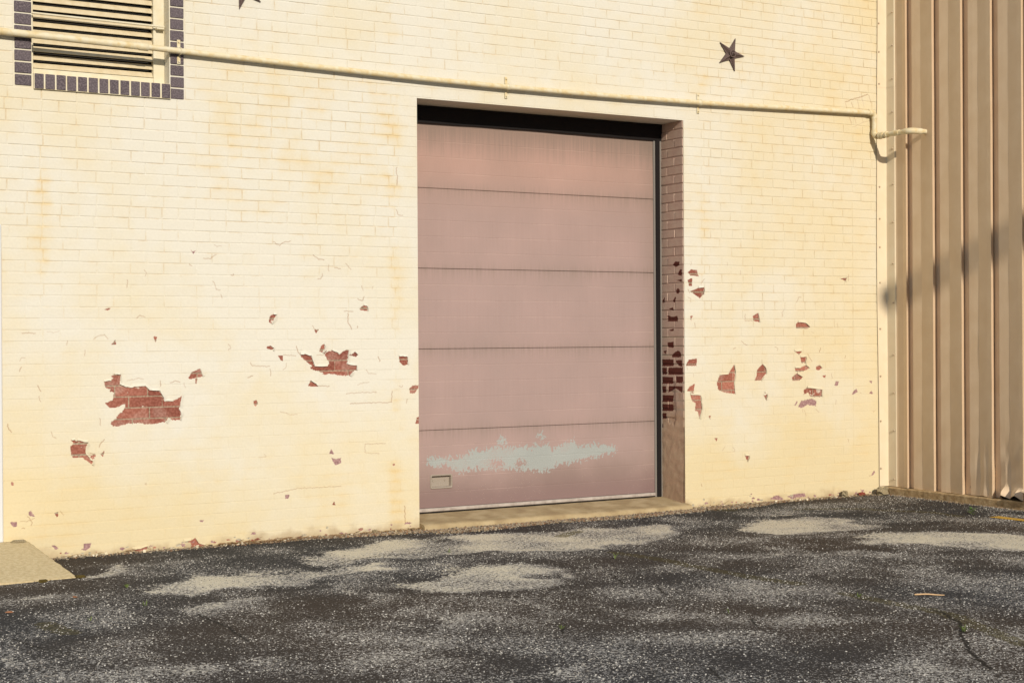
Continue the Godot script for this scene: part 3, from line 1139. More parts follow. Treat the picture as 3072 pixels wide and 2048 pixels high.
func build_door() -> void:
	var door := Node3D.new()
	door.name = "garage_door"
	building.add_child(door, true)
	tag(door, "faded mauve sectional door with a bare grey scrape across its lowest panel", "")
	var Z := -0.30
	var duv := func(x: float, y: float) -> Vector2: return Vector2((x + 0.02) / (1024 * 0.0023), (3.0 - y) / (1280 * 0.0023))
	for s in 5:
		var y0: float = SECTIONS[s] + 0.0012
		var y1: float = SECTIONS[s + 1] - 0.0012
		var rows := [[y0, -0.018], [y0, -0.003], [y0 + 0.003, 0.0]]
		for e in 4:
			var yy: float = y0 + (y1 - y0) * (e + 1) / 5.0
			rows += [[yy - 0.0045, 0.0], [yy - 0.0012, -0.0009], [yy + 0.0012, -0.0009], [yy + 0.0045, 0.0]]
		rows += [[y1 - 0.003, 0.0], [y1, -0.003], [y1, -0.018]]
		if s == 0:
			rows += [[0.258, 0.0], [0.345, 0.0]]
			rows.sort_custom(func(a, b): return a[0] < b[0] or (a[0] == b[0] and (a[1] < b[1] if a[0] < 0.3 else a[1] > b[1])))
		var cols := [-0.02]
		for c in 24:
			cols.append(-0.02 + 2.27 * (c + 1) / 24.0)
		if s == 0:
			cols += [0.246, 0.411]
			cols.sort()
		var st := st_new()
		var bow := noise(70 + s, 0.9, 2)
		for c in cols.size() - 1:
			for r in rows.size() - 1:
				var xa: float = cols[c]
				var xb: float = cols[c + 1]
				var mid := Vector2((xa + xb) / 2.0, (rows[r][0] + rows[r + 1][0]) / 2.0)
				if s == 0 and mid.x > 0.246 and mid.x < 0.411 and mid.y > 0.258 and mid.y < 0.345:
					continue
				var pts := []
				var uvs := []
				for q in [[xa, r], [xb, r], [xb, r + 1], [xa, r + 1]]:
					var yy: float = rows[q[1]][0]
					pts.append(Vector3(q[0], yy, Z + rows[q[1]][1] + 0.0012 * bow.get_noise_2d(q[0], yy)))
					uvs.append(duv.call(q[0], yy))
				quad_uv(st, pts, uvs)
		obj("door_panel", done(st), M.door, door)
	var bk := st_new()
	add_box(bk, Vector3(-0.03, 0.08, Z - 0.06), Vector3(2.30, 3.02, Z - 0.032))
	obj("door_backing", done(bk), M.dark, door)
	# recessed lift handle
	var hm := st_new()
	var loops := []
	for spec in [[0.0, 0.0, 0.0], [0.0, 0.0, 0.005], [0.003, 0.003, 0.007], [0.0085, 0.0085, 0.007], [0.011, 0.011, 0.004], [0.013, 0.013, -0.026]]:
		var ring := []
		for k in 28:
			var quarter := k / 7
			var a := PI / 2.0 * (quarter + (k % 7) / 6.0)
			var rad: float = 0.013 - spec[0] * 0.4
			var cx: float = (0.42 - 0.238) / 2.0 - spec[0] - rad
			var cy: float = (0.353 - 0.2505) / 2.0 - spec[1] - rad
			ring.append(Vector3(0.329 + (cx if quarter == 0 or quarter == 3 else -cx) + cos(a) * rad, 0.3018 + (cy if quarter < 2 else -cy) + sin(a) * rad, Z + spec[2]))
		loops.append(ring)
	hm.set_smooth_group(3)
	for l in loops.size() - 1:
		for k in 28:
			var n := (k + 1) % 28
			quad(hm, loops[l][k], loops[l][n], loops[l + 1][n], loops[l + 1][k])
	hm.set_smooth_group(-1)
	for k in range(1, 27):
		var last: Array = loops[loops.size() - 1]
		for p in [last[0], last[k + 1], last[k]]:
			hm.add_vertex(p)
	for x in [0.273, 0.372]:
		add_tube(hm, [Vector3(x, 0.306, Z - 0.026), Vector3(x, 0.306, Z - 0.021)], [0.006, 0.0045], 10)
	tag(obj("handle", done(hm), M.handle, door), "grey recessed lift handle low on the left", "")
	var bs := st_new()
	add_box(bs, Vector3(-0.02, 0.086, Z - 0.02), Vector3(2.25, 0.112, Z + 0.008), 0.004)
	tag(obj("bottom_rail", done(bs), M.alu, door), "pale metal rail under the lowest panel", "")
	var rb := st_new()
	add_box(rb, Vector3(-0.02, 0.066, Z - 0.015), Vector3(2.25, 0.0865, Z + 0.002), 0.004)
	obj("bottom_seal", done(rb), M.rubber, door)
	# black rubber flaps: along the head with a slack lower edge, and down the right side
	var hs := st_new()
	var wav := noise(75, 1.1, 2)
	for i in 40:
		var xa := -0.02 + 2.34 * i / 40.0
		var xb := -0.02 + 2.34 * (i + 1) / 40.0
		var ya := 2.899 + 0.005 * wav.get_noise_1d(xa)
		var yb := 2.899 + 0.005 * wav.get_noise_1d(xb)
		var za := Z + 0.022 + 0.006 * wav.get_noise_1d(xa + 30.0)
		var zb := Z + 0.022 + 0.006 * wav.get_noise_1d(xb + 30.0)
		quad(hs, Vector3(xa, ya, za), Vector3(xb, yb, zb), Vector3(xb, 3.022, Z + 0.03), Vector3(xa, 3.022, Z + 0.03))
		quad(hs, Vector3(xb, yb, zb - 0.005), Vector3(xa, ya, za - 0.005), Vector3(xa, 3.022, Z + 0.02), Vector3(xb, 3.022, Z + 0.02))
		quad(hs, Vector3(xa, ya, za - 0.005), Vector3(xb, yb, zb - 0.005), Vector3(xb, yb, zb), Vector3(xa, ya, za))
	tag(obj("head_seal", done(hs), M.rubber, door), "black rubber flap along the head", "")
	var ss := st_new()
	add_box(ss, Vector3(2.258, 0.075, Z - 0.01), Vector3(2.299, 2.92, Z + 0.018), 0.006)
	tag(obj("side_seal", done(ss), M.rubber, door), "black rubber strip down the right side", "")
	var tr := st_new()
	add_box(tr, Vector3(2.240, 0.075, Z - 0.01), Vector3(2.2585, 2.905, Z + 0.010), 0.004)
	add_box(tr, Vector3(2.2985, 0.075, Z - 0.01), Vector3(2.3165, 2.93, Z + 0.012), 0.003)
	tag(obj("side_track", done(tr), M.alu_dull, door), "dull grey metal strips beside the right seal", "")

func build_louver() -> void:
	var vent := Node3D.new()
	vent.name = "louver_vent"
	building.add_child(vent, true)
	tag(vent, "cream louvred vent in a border of dark purple bricks", "")
	var x0 := -2.637
	var x1 := -1.775
	var fr := st_new()
	add_box(fr, Vector3(x0, 2.975, -0.16), Vector3(x0 + 0.032, 3.95, -0.105), 0.003)
	add_box(fr, Vector3(x1 - 0.072, 2.975, -0.16), Vector3(x1, 3.95, -0.105), 0.003)
	add_box(fr, Vector3(x0 + 0.032, 2.975, -0.16), Vector3(x1 - 0.072, 3.028, -0.108), 0.003)
	add_box(fr, Vector3(x0 + 0.032, 3.9, -0.16), Vector3(x1 - 0.072, 3.95, -0.108), 0.003)
	obj("vent_frame", done(fr), M.cream, vent)
	var g := RandomNumberGenerator.new()
	g.seed = 8
	for k in 17:
		var y := 3.047 + k * 0.0515
		var s := st_new()
		var t := Transform3D(Basis(Vector3.RIGHT, deg_to_rad(52.0 + g.randf_range(-1.5, 1.5))), Vector3(0, y, -0.128 + g.randf_range(-0.002, 0.002)))
		add_box(s, Vector3(x0 + 0.033, -0.002, -0.026), Vector3(x1 - 0.073, 0.002, 0.019), 0.001, t)
		obj("slat", done(s), M.slat, vent)
	var bb := st_new()
	add_box(bb, Vector3(x0, 2.975, -0.34), Vector3(x1, 3.95, -0.3))
	obj("vent_back", done(bb), M.dark, vent)
	var rod := st_new()
	add_tube(rod, [Vector3(x0 - 0.0, 3.362, -0.07), Vector3(-2.2, 3.359, -0.07), Vector3(x1 - 0.02, 3.357, -0.07), Vector3(x1 - 0.012, 3.354, -0.07)], [0.0075], 10)
	add_box(rod, Vector3(x1 - 0.062, 3.338, -0.106), Vector3(x1 - 0.014, 3.349, -0.062), 0.002)
	tag(obj("rod", done(rod), M.cream, vent), "thin cream rod held across the slats", "")
	# dark bricks round the vent
	var sur := Node3D.new()
	sur.name = "vent_surround"
	vent.add_child(sur, true)
	var gb := RandomNumberGenerator.new()
	gb.seed = 12
	var put := func(a: float, b: float, c: float, d: float, out: float) -> void:
		var s := st_new()
		var w := 0.0012
		add_box(s, Vector3(a + 0.0048 + gb.randf_range(-w, w), c + 0.0045 + gb.randf_range(-w, w), -0.1), Vector3(b - 0.0048 + gb.randf_range(-w, w), d - 0.0045 + gb.randf_range(-w, w), out + gb.randf_range(0.0, 0.0018)), 0.003)
		obj("surround_brick", done(s), M.purple[gb.randi() % 3], sur)
	for k in 15:
		var y := 2.897 + k * 0.0742
		put.call(-2.745, x0 + 0.002, y, y + 0.0742, 0.0)
		put.call(x1 + 0.002, -1.676, y - 0.012, y + 0.0622, 0.0)
	var mo := st_new()
	add_box(mo, Vector3(x0 + 0.008, 2.884, -0.1), Vector3(x1 + 0.003, 2.979, 0.0115), 0.001)
	obj("mortar_bed", done(mo), M.cream, sur)
	for k in 13:
		put.call(x0 + 0.006 + k * 0.0662, x0 + 0.006 + (k + 1) * 0.0662, 2.882, 2.982, 0.014)

func build_side_door() -> void:
	var d := Node3D.new()
	d.name = "side_door"
	building.add_child(d, true)
	tag(d, "white painted door frame at the left end of the wall", "")
	var f := st_new()
	add_box(f, Vector3(-2.91, 0.125, -0.16), Vector3(-2.8275, 2.05, 0.012), 0.006)
	add_box(f, Vector3(-3.75, 0.125, -0.16), Vector3(-3.67, 2.05, 0.012), 0.006)
	add_box(f, Vector3(-3.67, 1.97, -0.16), Vector3(-2.91, 2.05, 0.012), 0.006)
	obj("door_frame", done(f), M.white, d)
	var l := st_new()
	add_box(l, Vector3(-3.668, 0.135, -0.12), Vector3(-2.912, 1.968, -0.075), 0.004)
	obj("door_leaf", done(l), M.white, d)

# ------------------------------------------------------------------ loose things on the wall
func build_pipe() -> void:
	var label := "long cream painted pipe sagging across the brick wall above the door"
	var t := thing("wall_pipe", label, "pipe", Vector3(0, 0, 0))
	var line := [[-4.42, 3.216], [-2.835, 3.21], [-1.94, 3.1965], [-1.773, 3.192], [-1.1, 3.178], [-0.415, 3.164], [0.1, 3.156], [0.636, 3.152], [1.2, 3.153], [1.8, 3.157], [2.5, 3.167], [3.1, 3.182], [3.7, 3.198], [4.25, 3.2135]]
	var left := []
	var right := []
	for p in line:
		if p[0] <= -1.93:
			left.append(Vector3(p[0], p[1], 0.036))
		if p[0] >= -1.95:
			right.append(Vector3(p[0], p[1], 0.036))
	var a := st_new()
	add_tube(a, left, [0.0225], 18)
	obj("pipe_run", done(a), M.pipe, t)
	var b := st_new()
	add_tube(b, right, [0.0190], 18)
	obj("pipe_run", done(b), M.pipe, t)
	for c in [[-1.985, -1.925, 3.1962, 0.0250], [0.70, 0.74, 3.1518, 0.0208], [2.44, 2.48, 3.166, 0.0208], [4.225, 4.27, 3.2135, 0.0250]]:
		var s := st_new()
		add_tube(s, [Vector3(c[0], c[2], 0.036), Vector3(c[0] + 0.003, c[2], 0.036), Vector3(c[1] - 0.003, c[2], 0.036), Vector3(c[1], c[2], 0.036)], [c[3] - 0.002, c[3], c[3], c[3] - 0.002], 18)
		obj("coupling", done(s), M.pipe, t)
	# elbow, drop, and the short run out to the metal wall
	var e := st_new()
	var arc := []
	for k in 9:
		var q := PI / 2.0 * k / 8.0
		arc.append(Vector3(4.255 + 0.035 * sin(q), 3.2135 - 0.035 * (1.0 - cos(q)), 0.036))
	add_tube(e, arc, [0.0245], 16)
	obj("elbow", done(e), M.pipe, t)
	var d := st_new()
	add_tube(d, [Vector3(4.29, 3.18, 0.036), Vector3(4.29, 3.035, 0.036)], [0.021], 16)
	obj("pipe_run", done(d), M.pipe, t)
	var d2 := st_new()
	add_tube(d2, [Vector3(4.29, 3.181, 0.036), Vector3(4.29, 3.162, 0.036)], [0.0245], 16)
	add_tube(d2, [Vector3(4.29, 3.068, 0.036), Vector3(4.29, 3.048, 0.036)], [0.026], 16)
	obj("coupling", done(d2), M.pipe, t)
	var e2 := st_new()
	arc = []
	for k in 9:
		var q := PI / 2.0 * k / 8.0
		arc.append(Vector3(4.29, 3.052 - 0.036 * sin(q), 0.036 + 0.036 * (1.0 - cos(q))))
	add_tube(e2, arc, [0.026], 16)
	obj("elbow", done(e2), M.pipe, t)
	var z := st_new()
	add_tube(z, [Vector3(4.29, 3.016, 0.09), Vector3(4.29, 3.016, 0.42)], [0.0195], 14)
	obj("pipe_run", done(z), M.pipe, t)
	for c in [[0.096, 0.112, 0.030], [0.118, 0.150, 0.028], [0.172, 0.190, 0.0265], [0.262, 0.325, 0.024], [0.39, 0.42, 0.0255]]:
		var s := st_new()
		add_tube(s, [Vector3(4.29, 3.016, c[0]), Vector3(4.29, 3.016, c[1])], [c[2]], 16)
		obj("coupling", done(s), M.pipe, t)
	var e3 := st_new()
	arc = []
	for k in 9:
		var q := PI / 2.0 * k / 8.0
		arc.append(Vector3(4.29 + 0.045 * (1.0 - cos(q)), 3.016, 0.415 + 0.045 * sin(q)))
	arc.append(Vector3(4.40, 3.016, 0.46))
	add_tube(e3, arc, [0.0255], 16)
	obj("elbow", done(e3), M.pipe, t)
	var x := st_new()
	add_tube(x, [Vector3(4.395, 3.016, 0.46), Vector3(4.50, 3.016, 0.46)], [0.021], 14)
	obj("pipe_run", done(x), M.pipe, t)
	for c in [[-1.715, 3.1905], [0.72, 3.152], [2.46, 3.166]]:
		var s := st_new()
		var ring := []
		for k in 17:
			var q := PI * k / 16.0 - PI / 2.0
			ring.append(Vector3(c[0], c[1] + 0.0215 * sin(q), 0.036 + 0.0215 * cos(q)))
		ring.push_front(Vector3(c[0], c[1] - 0.0225, 0.002))
		ring.append(Vector3(c[0], c[1] + 0.0225, 0.002))
		add_tube(s, ring, [0.0035], 6)
		for o in [-0.052, 0.052]:
			add_box(s, Vector3(c[0] - 0.011, c[1] + o - 0.026, -0.001), Vector3(c[0] + 0.011, c[1] + o + 0.026, 0.005), 0.002)
			add_tube(s, [Vector3(c[0], c[1] + o * 1.2, 0.004), Vector3(c[0], c[1] + o * 1.2, 0.014)], [0.007, 0.006], 8)
		obj("pipe_strap", done(s), M.pipe, t)

func build_star(at: Vector3, turn: float, label: String) -> void:
	var t := thing("anchor_star", label, "star", at, "iron anchor stars on the brick wall")
	t.rotation.z = turn
	var shape := func(R: float, r: float, z: float, apex: float, ridge: float, st: SurfaceTool) -> void:
		var rim := []
		for k in 10:
			var a := PI / 2.0 + TAU * k / 10.0
			var q := R if k % 2 == 0 else r
			rim.append(Vector3(cos(a) * q, sin(a) * q, z))
		for k in 10:
			var n := (k + 1) % 10
			var lo_a: Vector3 = rim[k] * Vector3(1, 1, 0)
			var lo_b: Vector3 = rim[n] * Vector3(1, 1, 0)
			quad(st, lo_a, lo_b, rim[n], rim[k])
			for p in [Vector3(0, 0, apex), rim[n] + Vector3(0, 0, ridge if n % 2 == 0 else 0.0), rim[k] + Vector3(0, 0, ridge if k % 2 == 0 else 0.0)]:
				st.add_vertex(p)
	var a := st_new()
	shape.call(0.137, 0.047, 0.010, 0.012, 0.0, a)
	obj("star_plate", done(a), M.iron, t)
	var b := st_new()
	shape.call(0.122, 0.030, 0.0125, 0.036, 0.004, b)
	obj("star_ridge", done(b), M.iron, t)
	var c := st_new()
	var ring := []
	for k in 21:
		ring.append(Vector3(cos(TAU * k / 20.0) * 0.026, sin(TAU * k / 20.0) * 0.026, 0.033))
	add_tube(c, ring, [0.006], 8, false)
	obj("washer", done(c), M.iron, t)
	var d := st_new()
	add_box(d, Vector3(-0.013, -0.013, 0.026), Vector3(0.013, 0.013, 0.044), 0.003, Transform3D(Basis(Vector3.BACK, 0.4), Vector3.ZERO))
	add_tube(d, [Vector3(0, 0, 0.04), Vector3(0, 0, 0.058)], [0.0075], 10)
	obj("nut", done(d), M.iron, t)

# ------------------------------------------------------------------ the metal building on the right
const MX := 4.465
func siding(k: int) -> void:
	var zg := 0.27 + 0.305 * k
	var prof := [[zg - 0.050, -0.030], [zg + 0.020, -0.031], [zg + 0.024, 0.0], [zg + 0.075, 0.0005], [zg + 0.125, 0.0], [zg + 0.180, 0.0110], [zg + 0.230, 0.0200], [zg + 0.274, 0.0265], [zg + 0.2755, 0.0258], [zg + 0.2525, -0.030]]
	var dents := noise(90 + k, 1.2, 2)
	var fine := noise(120 + k, 5.0, 2)
	var bend := noise(150 + k, 6.0, 2)
	var st := st_new()
	st.set_smooth_group(-1)
	var ys := []
	for j in 26:
		ys.append(0.066 + 0.55 * pow(j / 26.0, 1.3))
	for j in 25:
		ys.append(0.62 + 4.98 * j / 24.0)
	var pt := func(i: int, y: float) -> Vector3:
		var z: float = prof[i][0]
		var out: float = prof[i][1]
		# sheet that has been knocked about at its foot, more so along the wall
		var low := smoothstep(0.75, 0.08, y) * clampf(k * 0.45 - 0.4, 0.0, 1.5)
		out += 0.0016 * dents.get_noise_2d(z * 2.0, y) + 0.0007 * fine.get_noise_2d(z, y)
		var lift := 0.0
		if i >= 2 and i <= 6:
			out += low * (0.017 * dents.get_noise_2d(z * 6.0, y * 2.0) - 0.008)
			lift = low * low * 0.055 * maxf(0.0, bend.get_noise_2d(z * 1.5, 3.0) + 0.3) * smoothstep(0.2, 0.066, y)
			out += 1.4 * lift
		return Vector3(MX - out, y + lift, z)
	for i in prof.size() - 1:
		st.set_smooth_group(i + 4)
		for j in ys.size() - 1:
			quad(st, pt.call(i, ys[j]), pt.call(i + 1, ys[j]), pt.call(i + 1, ys[j + 1]), pt.call(i, ys[j + 1]))
	obj("siding_panel", done(st), M.siding, metal)

func build_metal() -> void:
	metal = thing("metal_building", "tan ribbed metal building standing at right angles to the brick wall", "building")
	# first flat strip beside the corner trim
	var f := st_new()
	quad(f, Vector3(MX, 0.066, 0.0), Vector3(MX, 0.066, 0.125), Vector3(MX, 5.6, 0.125), Vector3(MX, 5.6, 0.0))
	quad(f, Vector3(MX, 0.066, 0.125), Vector3(MX - 0.006, 0.066, 0.19), Vector3(MX - 0.006, 5.6, 0.19), Vector3(MX, 5.6, 0.125))
	quad(f, Vector3(MX - 0.006, 0.066, 0.19), Vector3(MX - 0.0225, 0.066, 0.244), Vector3(MX - 0.0225, 5.6, 0.244), Vector3(MX - 0.006, 5.6, 0.19))
	quad(f, Vector3(MX - 0.0225, 0.066, 0.244), Vector3(MX + 0.030, 0.066, 0.221), Vector3(MX + 0.030, 5.6, 0.221), Vector3(MX - 0.0225, 5.6, 0.244))
	obj("siding_panel", done(f), M.siding, metal)
	for k in 13:
		siding(k)
	# corner trim in three lengths, lapped
	var cuts := [[0.068, 1.752], [1.74, 3.452], [3.44, 5.6]]
	for q in 3:
		var st := st_new()
		var lap := 0.0012 * q
		var jit := noise(180 + q, 0.8, 2)
		for j in 12:
			var ya: float = lerpf(cuts[q][0], cuts[q][1], j / 12.0)
			var yb: float = lerpf(cuts[q][0], cuts[q][1], (j + 1) / 12.0)
			var ring := []
			for y in [ya, yb]:
				var bow := 0.012 * sin(clampf((y - 0.4) / 3.6, 0.0, 1.0) * PI) + 0.0022 * jit.get_noise_1d(y)
				var xl := 4.362 - bow * 1.6
				var xc := MX - 0.006 - bow * 0.6 - lap
				ring.append([Vector3(xl, y, 0.002), Vector3(xl, y, 0.006 + lap), Vector3(xc - 0.004, y, 0.0085 + lap), Vector3(xc, y, 0.0125 + lap), Vector3(xc + bow * 0.4, y, 0.098), Vector3(MX - 0.0035, y, 0.1045), Vector3(MX - 0.0005, y, 0.1048)])
			for i in 6:
				quad(st, ring[0][i], ring[0][i + 1], ring[1][i + 1], ring[1][i])
		obj("corner_trim", done(st), M.trim, metal)
	var sm := SphereMesh.new()
	sm.radius = 0.0085
	sm.height = 0.017
	sm.radial_segments = 10
	sm.rings = 5
	var place := func(p: Vector3) -> void:
		var o := obj("screw", sm, M.screw, metal)
		o.position = p
	for y in [0.13, 0.54, 0.86, 1.18, 1.62, 1.95, 2.30, 2.62, 2.92, 3.23, 3.51, 3.79, 4.07]:
		place.call(Vector3(MX - 0.012, y, 0.083))
	for y in [0.22, 0.62, 1.0, 1.4, 1.79, 2.09, 2.33, 2.60, 3.47, 3.74, 3.98]:
		place.call(Vector3(4.372, y, 0.010))
	for k in 5:
		for y in [0.12, 0.86, 1.75, 2.3, 2.85]:
			place.call(Vector3(MX + 0.029, y + 0.004 * k, 0.27 + 0.305 * k + 0.006))
	# hole collar where the pipe goes in
	var c := st_new()
	var ring := []
	for k in 17:
		ring.append(Vector3(MX - 0.004, 3.016 + 0.027 * sin(TAU * k / 16.0), 0.46 + 0.027 * cos(TAU * k / 16.0)))
	add_tube(c, ring, [0.004], 6, false)
	obj("pipe_collar", done(c), M.rubber, metal)
	var fd := st_new()
	var nz := noise(201, 3.0, 3)
	for j in 60:
		var za := -0.0 + 4.4 * j / 60.0
		var zb := -0.0 + 4.4 * (j + 1) / 60.0
		var fa := 0.05 + 0.008 * nz.get_noise_1d(za)
		var fb := 0.05 + 0.008 * nz.get_noise_1d(zb)
		var ta := 0.064 + 0.004 * nz.get_noise_1d(za + 9.0)
		var tb := 0.064 + 0.004 * nz.get_noise_1d(zb + 9.0)
		quad(fd, Vector3(MX - fa, -0.1, za), Vector3(MX - fb, -0.1, zb), Vector3(MX - fb, tb - 0.008, zb), Vector3(MX - fa, ta - 0.008, za))
		quad(fd, Vector3(MX - fa, ta - 0.008, za), Vector3(MX - fb, tb - 0.008, zb), Vector3(MX - fb + 0.008, tb, zb), Vector3(MX - fa + 0.008, ta, za))
		quad(fd, Vector3(MX - fa + 0.008, ta, za), Vector3(MX - fb + 0.008, tb, zb), Vector3(MX + 0.1, tb, zb), Vector3(MX + 0.1, ta, za))
	tag(obj("foundation", done(fd), M.foundation, metal), "weathered brown concrete footing under the ribbed metal", "")
	var body := st_new()
	add_box(body, Vector3(MX + 0.07, -0.2, -4.7), Vector3(9.5, 5.58, 4.2))
	obj("inner_wall", done(body), M.dark, metal)
	var rf := st_new()
	add_box(rf, Vector3(MX - 0.03, 5.6, -4.8), Vector3(9.6, 5.72, 4.4), 0.01)
	obj("roof", done(rf), M.siding, metal)
	var ed := st_new()
	add_box(ed, Vector3(MX - 0.01, 0.0, 4.2), Vector3(9.5, 5.6, 4.3), 0.01)
	obj("end_wall", done(ed), M.siding, metal)

# ------------------------------------------------------------------ the ground and what lies on it
var swell := FastNoiseLite.new()
func gy(x: float, z: float) -> float:
	var fade := smoothstep(0.0, 0.5, z) * (1.0 - smoothstep(8.0, 14.0, absf(z)))
	return (0.011 * swell.get_noise_2d(x, z) + 0.003 * swell.get_noise_2d(x * 4.0, z * 4.0)) * fade + 0.004

func build_ground() -> void:
	swell.seed = 3
	swell.frequency = 0.45
	swell.fractal_octaves = 3
	var x1 := GX + GW * GS
	var z1 := GZ + GH * GS
	var xs := [-60.0, -20.0, -8.0, -5.0]
	var zs := [-40.0, -12.0, -5.0]
	var nx := 200
	var nzz := 150
	for i in nx + 1:
		xs.append(GX + (x1 - GX) * i / nx)
	for j in nzz + 1:
		zs.append(GZ + (z1 - GZ) * j / nzz)
	xs += [6.0, 9.0, 20.0, 60.0]
	zs += [7.0, 9.0, 12.0, 25.0, 60.0]
	var near := st_new()
	near.set_smooth_group(1)
	var far := st_new()
	far.set_smooth_group(1)
	for i in xs.size() - 1:
		for j in zs.size() - 1:
			var xa: float = xs[i]
			var xb: float = xs[i + 1]
			var za: float = zs[j]
			var zb: float = zs[j + 1]
			var inside := xa >= GX - 0.001 and xb <= x1 + 0.001 and za >= GZ - 0.001 and zb <= z1 + 0.001
			var pts := [Vector3(xa, gy(xa, zb), zb), Vector3(xb, gy(xb, zb), zb), Vector3(xb, gy(xb, za), za), Vector3(xa, gy(xa, za), za)]
			if inside:
				var uvs := []
				for p in pts:
					uvs.append(Vector2((p.x - GX) / (GW * GS), (p.z - GZ) / (GH * GS)))
				quad_uv(near, pts, uvs)
			else:
				quad(far, pts[0], pts[1], pts[2], pts[3])
	near.generate_normals()
	far.generate_normals()
	var mesh := near.commit()
	far.commit(mesh)
	mesh.surface_set_material(0, M.asphalt)
	if mesh.get_surface_count() > 1:
		mesh.surface_set_material(1, M.asphalt_far)
	else:
		print("one surface")
	var o := obj("ground", mesh, null)
	tag(o, "worn black asphalt with pale patches in front of the wall", "", "", "structure")

func build_threshold() -> void:
	var st := st_new()
	var nz := noise(211, 4.0, 3)
	st.set_smooth_group(1)
	var rows := [[-0.36, 0.076], [-0.29, 0.075], [-0.15, 0.064], [-0.03, 0.052], [0.05, 0.045], [0.075, 0.041], [0.090, 0.030], [0.094, -0.05]]
	var f := func(i: int, j: int) -> Vector3:
		var x := 0.002 + 2.33 * i / 70.0
		var z: float = rows[j][0]
		var y: float = rows[j][1] + 0.0015 * nz.get_noise_2d(x, z)
		if j >= 4:
			var edge := 0.05 * nz.get_noise_1d(x * 0.22) + 0.006 * nz.get_noise_1d(x * 3.0)
			z += edge * sin(clampf(x / 2.3, 0.0, 1.0) * PI) + 0.02 * sin(clampf(x / 2.3, 0.0, 1.0) * PI) - 0.02
		return Vector3(x, y, z)
	for i in 70:
		for j in rows.size() - 1:
			st.set_smooth_group(1 if j < 4 else 2)
			quad(st, f.call(i, j + 1), f.call(i + 1, j + 1), f.call(i + 1, j), f.call(i, j))
	st.set_smooth_group(-1)
	for e in [0, 70]:
		for j in range(3, rows.size() - 1):
			for p in [f.call(e, j), f.call(e, j + 1), Vector3(f.call(e, 3).x, -0.05, -0.03)]:
				st.add_vertex(p)
	tag(obj("concrete_threshold", done(st), M.threshold), "worn tan concrete threshold slab under the mauve door", "threshold")

func build_ramp() -> void:
	var st := st_new()
	# a sloping slab up to the white door frame, its right edge splayed and worn
	var nz := noise(221, 9.0, 4)
	var n := 26
	var m := 60
	var f := func(i: int, j: int) -> Vector3:
		var v := j / float(n)
		var right := lerpf(-2.603, -2.683, v) + 0.006 * nz.get_noise_1d(v * 1.3)
		var front := 0.842 + 0.008 * nz.get_noise_1d(i * 0.05 + 40.0)
		var u := 1.0 - pow(1.0 - i / float(m), 1.6)
		var x := lerpf(-3.95, right, u)
		var z := lerpf(front, -0.004, v)
		var y := lerpf(0.014, 0.128, v) + 0.0012 * nz.get_noise_2d(x * 0.6, z * 0.6)
		y -= 0.006 * smoothstep(0.012, 0.0, right - x) + 0.004 * smoothstep(0.012, 0.0, front - z)
		return Vector3(x, y, z)
	st.set_smooth_group(1)
	for i in m:
		for j in n:
			quad(st, f.call(i, j), f.call(i + 1, j), f.call(i + 1, j + 1), f.call(i, j + 1))
	st.set_smooth_group(-1)
	for i in m:
		var p: Vector3 = f.call(i, 0)
		var q: Vector3 = f.call(i + 1, 0)
		quad(st, Vector3(p.x, -0.06, p.z + 0.004), Vector3(q.x, -0.06, q.z + 0.004), q, p)
	for j in n:
		var p: Vector3 = f.call(m, j)
		var q: Vector3 = f.call(m, j + 1)
		quad(st, Vector3(p.x + 0.003, -0.06, p.z), Vector3(q.x + 0.003, -0.06, q.z), q, p)
	tag(obj("concrete_ramp", done(st), M.ramp), "smooth sandy concrete ramp wedge at the wall's left end", "ramp")

func build_tree() -> void:
	# a bare tree on the street side, out of the picture; one drooping limb shades the metal wall
	var t := thing("bare_tree", "bare tree on the street side whose limb shades the metal wall", "tree", Vector3(2.6, 0, 17.3))
	var tr := st_new()
	add_tube(tr, [Vector3(0, -0.1, 0), Vector3(0.02, 0.3, 0), Vector3(-0.03, 2.2, 0.03), Vector3(0.04, 4.4, 0.0), Vector3(0.1, 6.2, 0.1), Vector3(0.0, 9.2, 0.2)], [0.26, 0.2, 0.17, 0.15, 0.11, 0.05], 12)
	obj("trunk", done(tr), M.bark, t)
	var limbs := [[Vector3(0.03, 8.0, 0.1), Vector3(-0.582, 7.570, -2.831), Vector3(-0.582, 7.341, -3.436), Vector3(-0.582, 7.152, -4.066)], [Vector3(0.05, 5.0, 0), Vector3(0.9, 6.0, 0.5), Vector3(1.7, 6.6, 0.9)], [Vector3(0.05, 6.2, 0.1), Vector3(0.5, 7.2, 0.9), Vector3(0.7, 8.0, 1.7)], [Vector3(0.1, 6.8, 0.1), Vector3(-0.2, 7.9, 0.9), Vector3(-0.3, 8.9, 1.2)]]
	for l in limbs:
		var s := st_new()
		var rad := []
		for k in l.size():
			rad.append(lerpf(0.14, 0.10, k / float(l.size() - 1)))
		add_tube(s, l, rad, 10)
		obj("limb", done(s), M.bark, t)

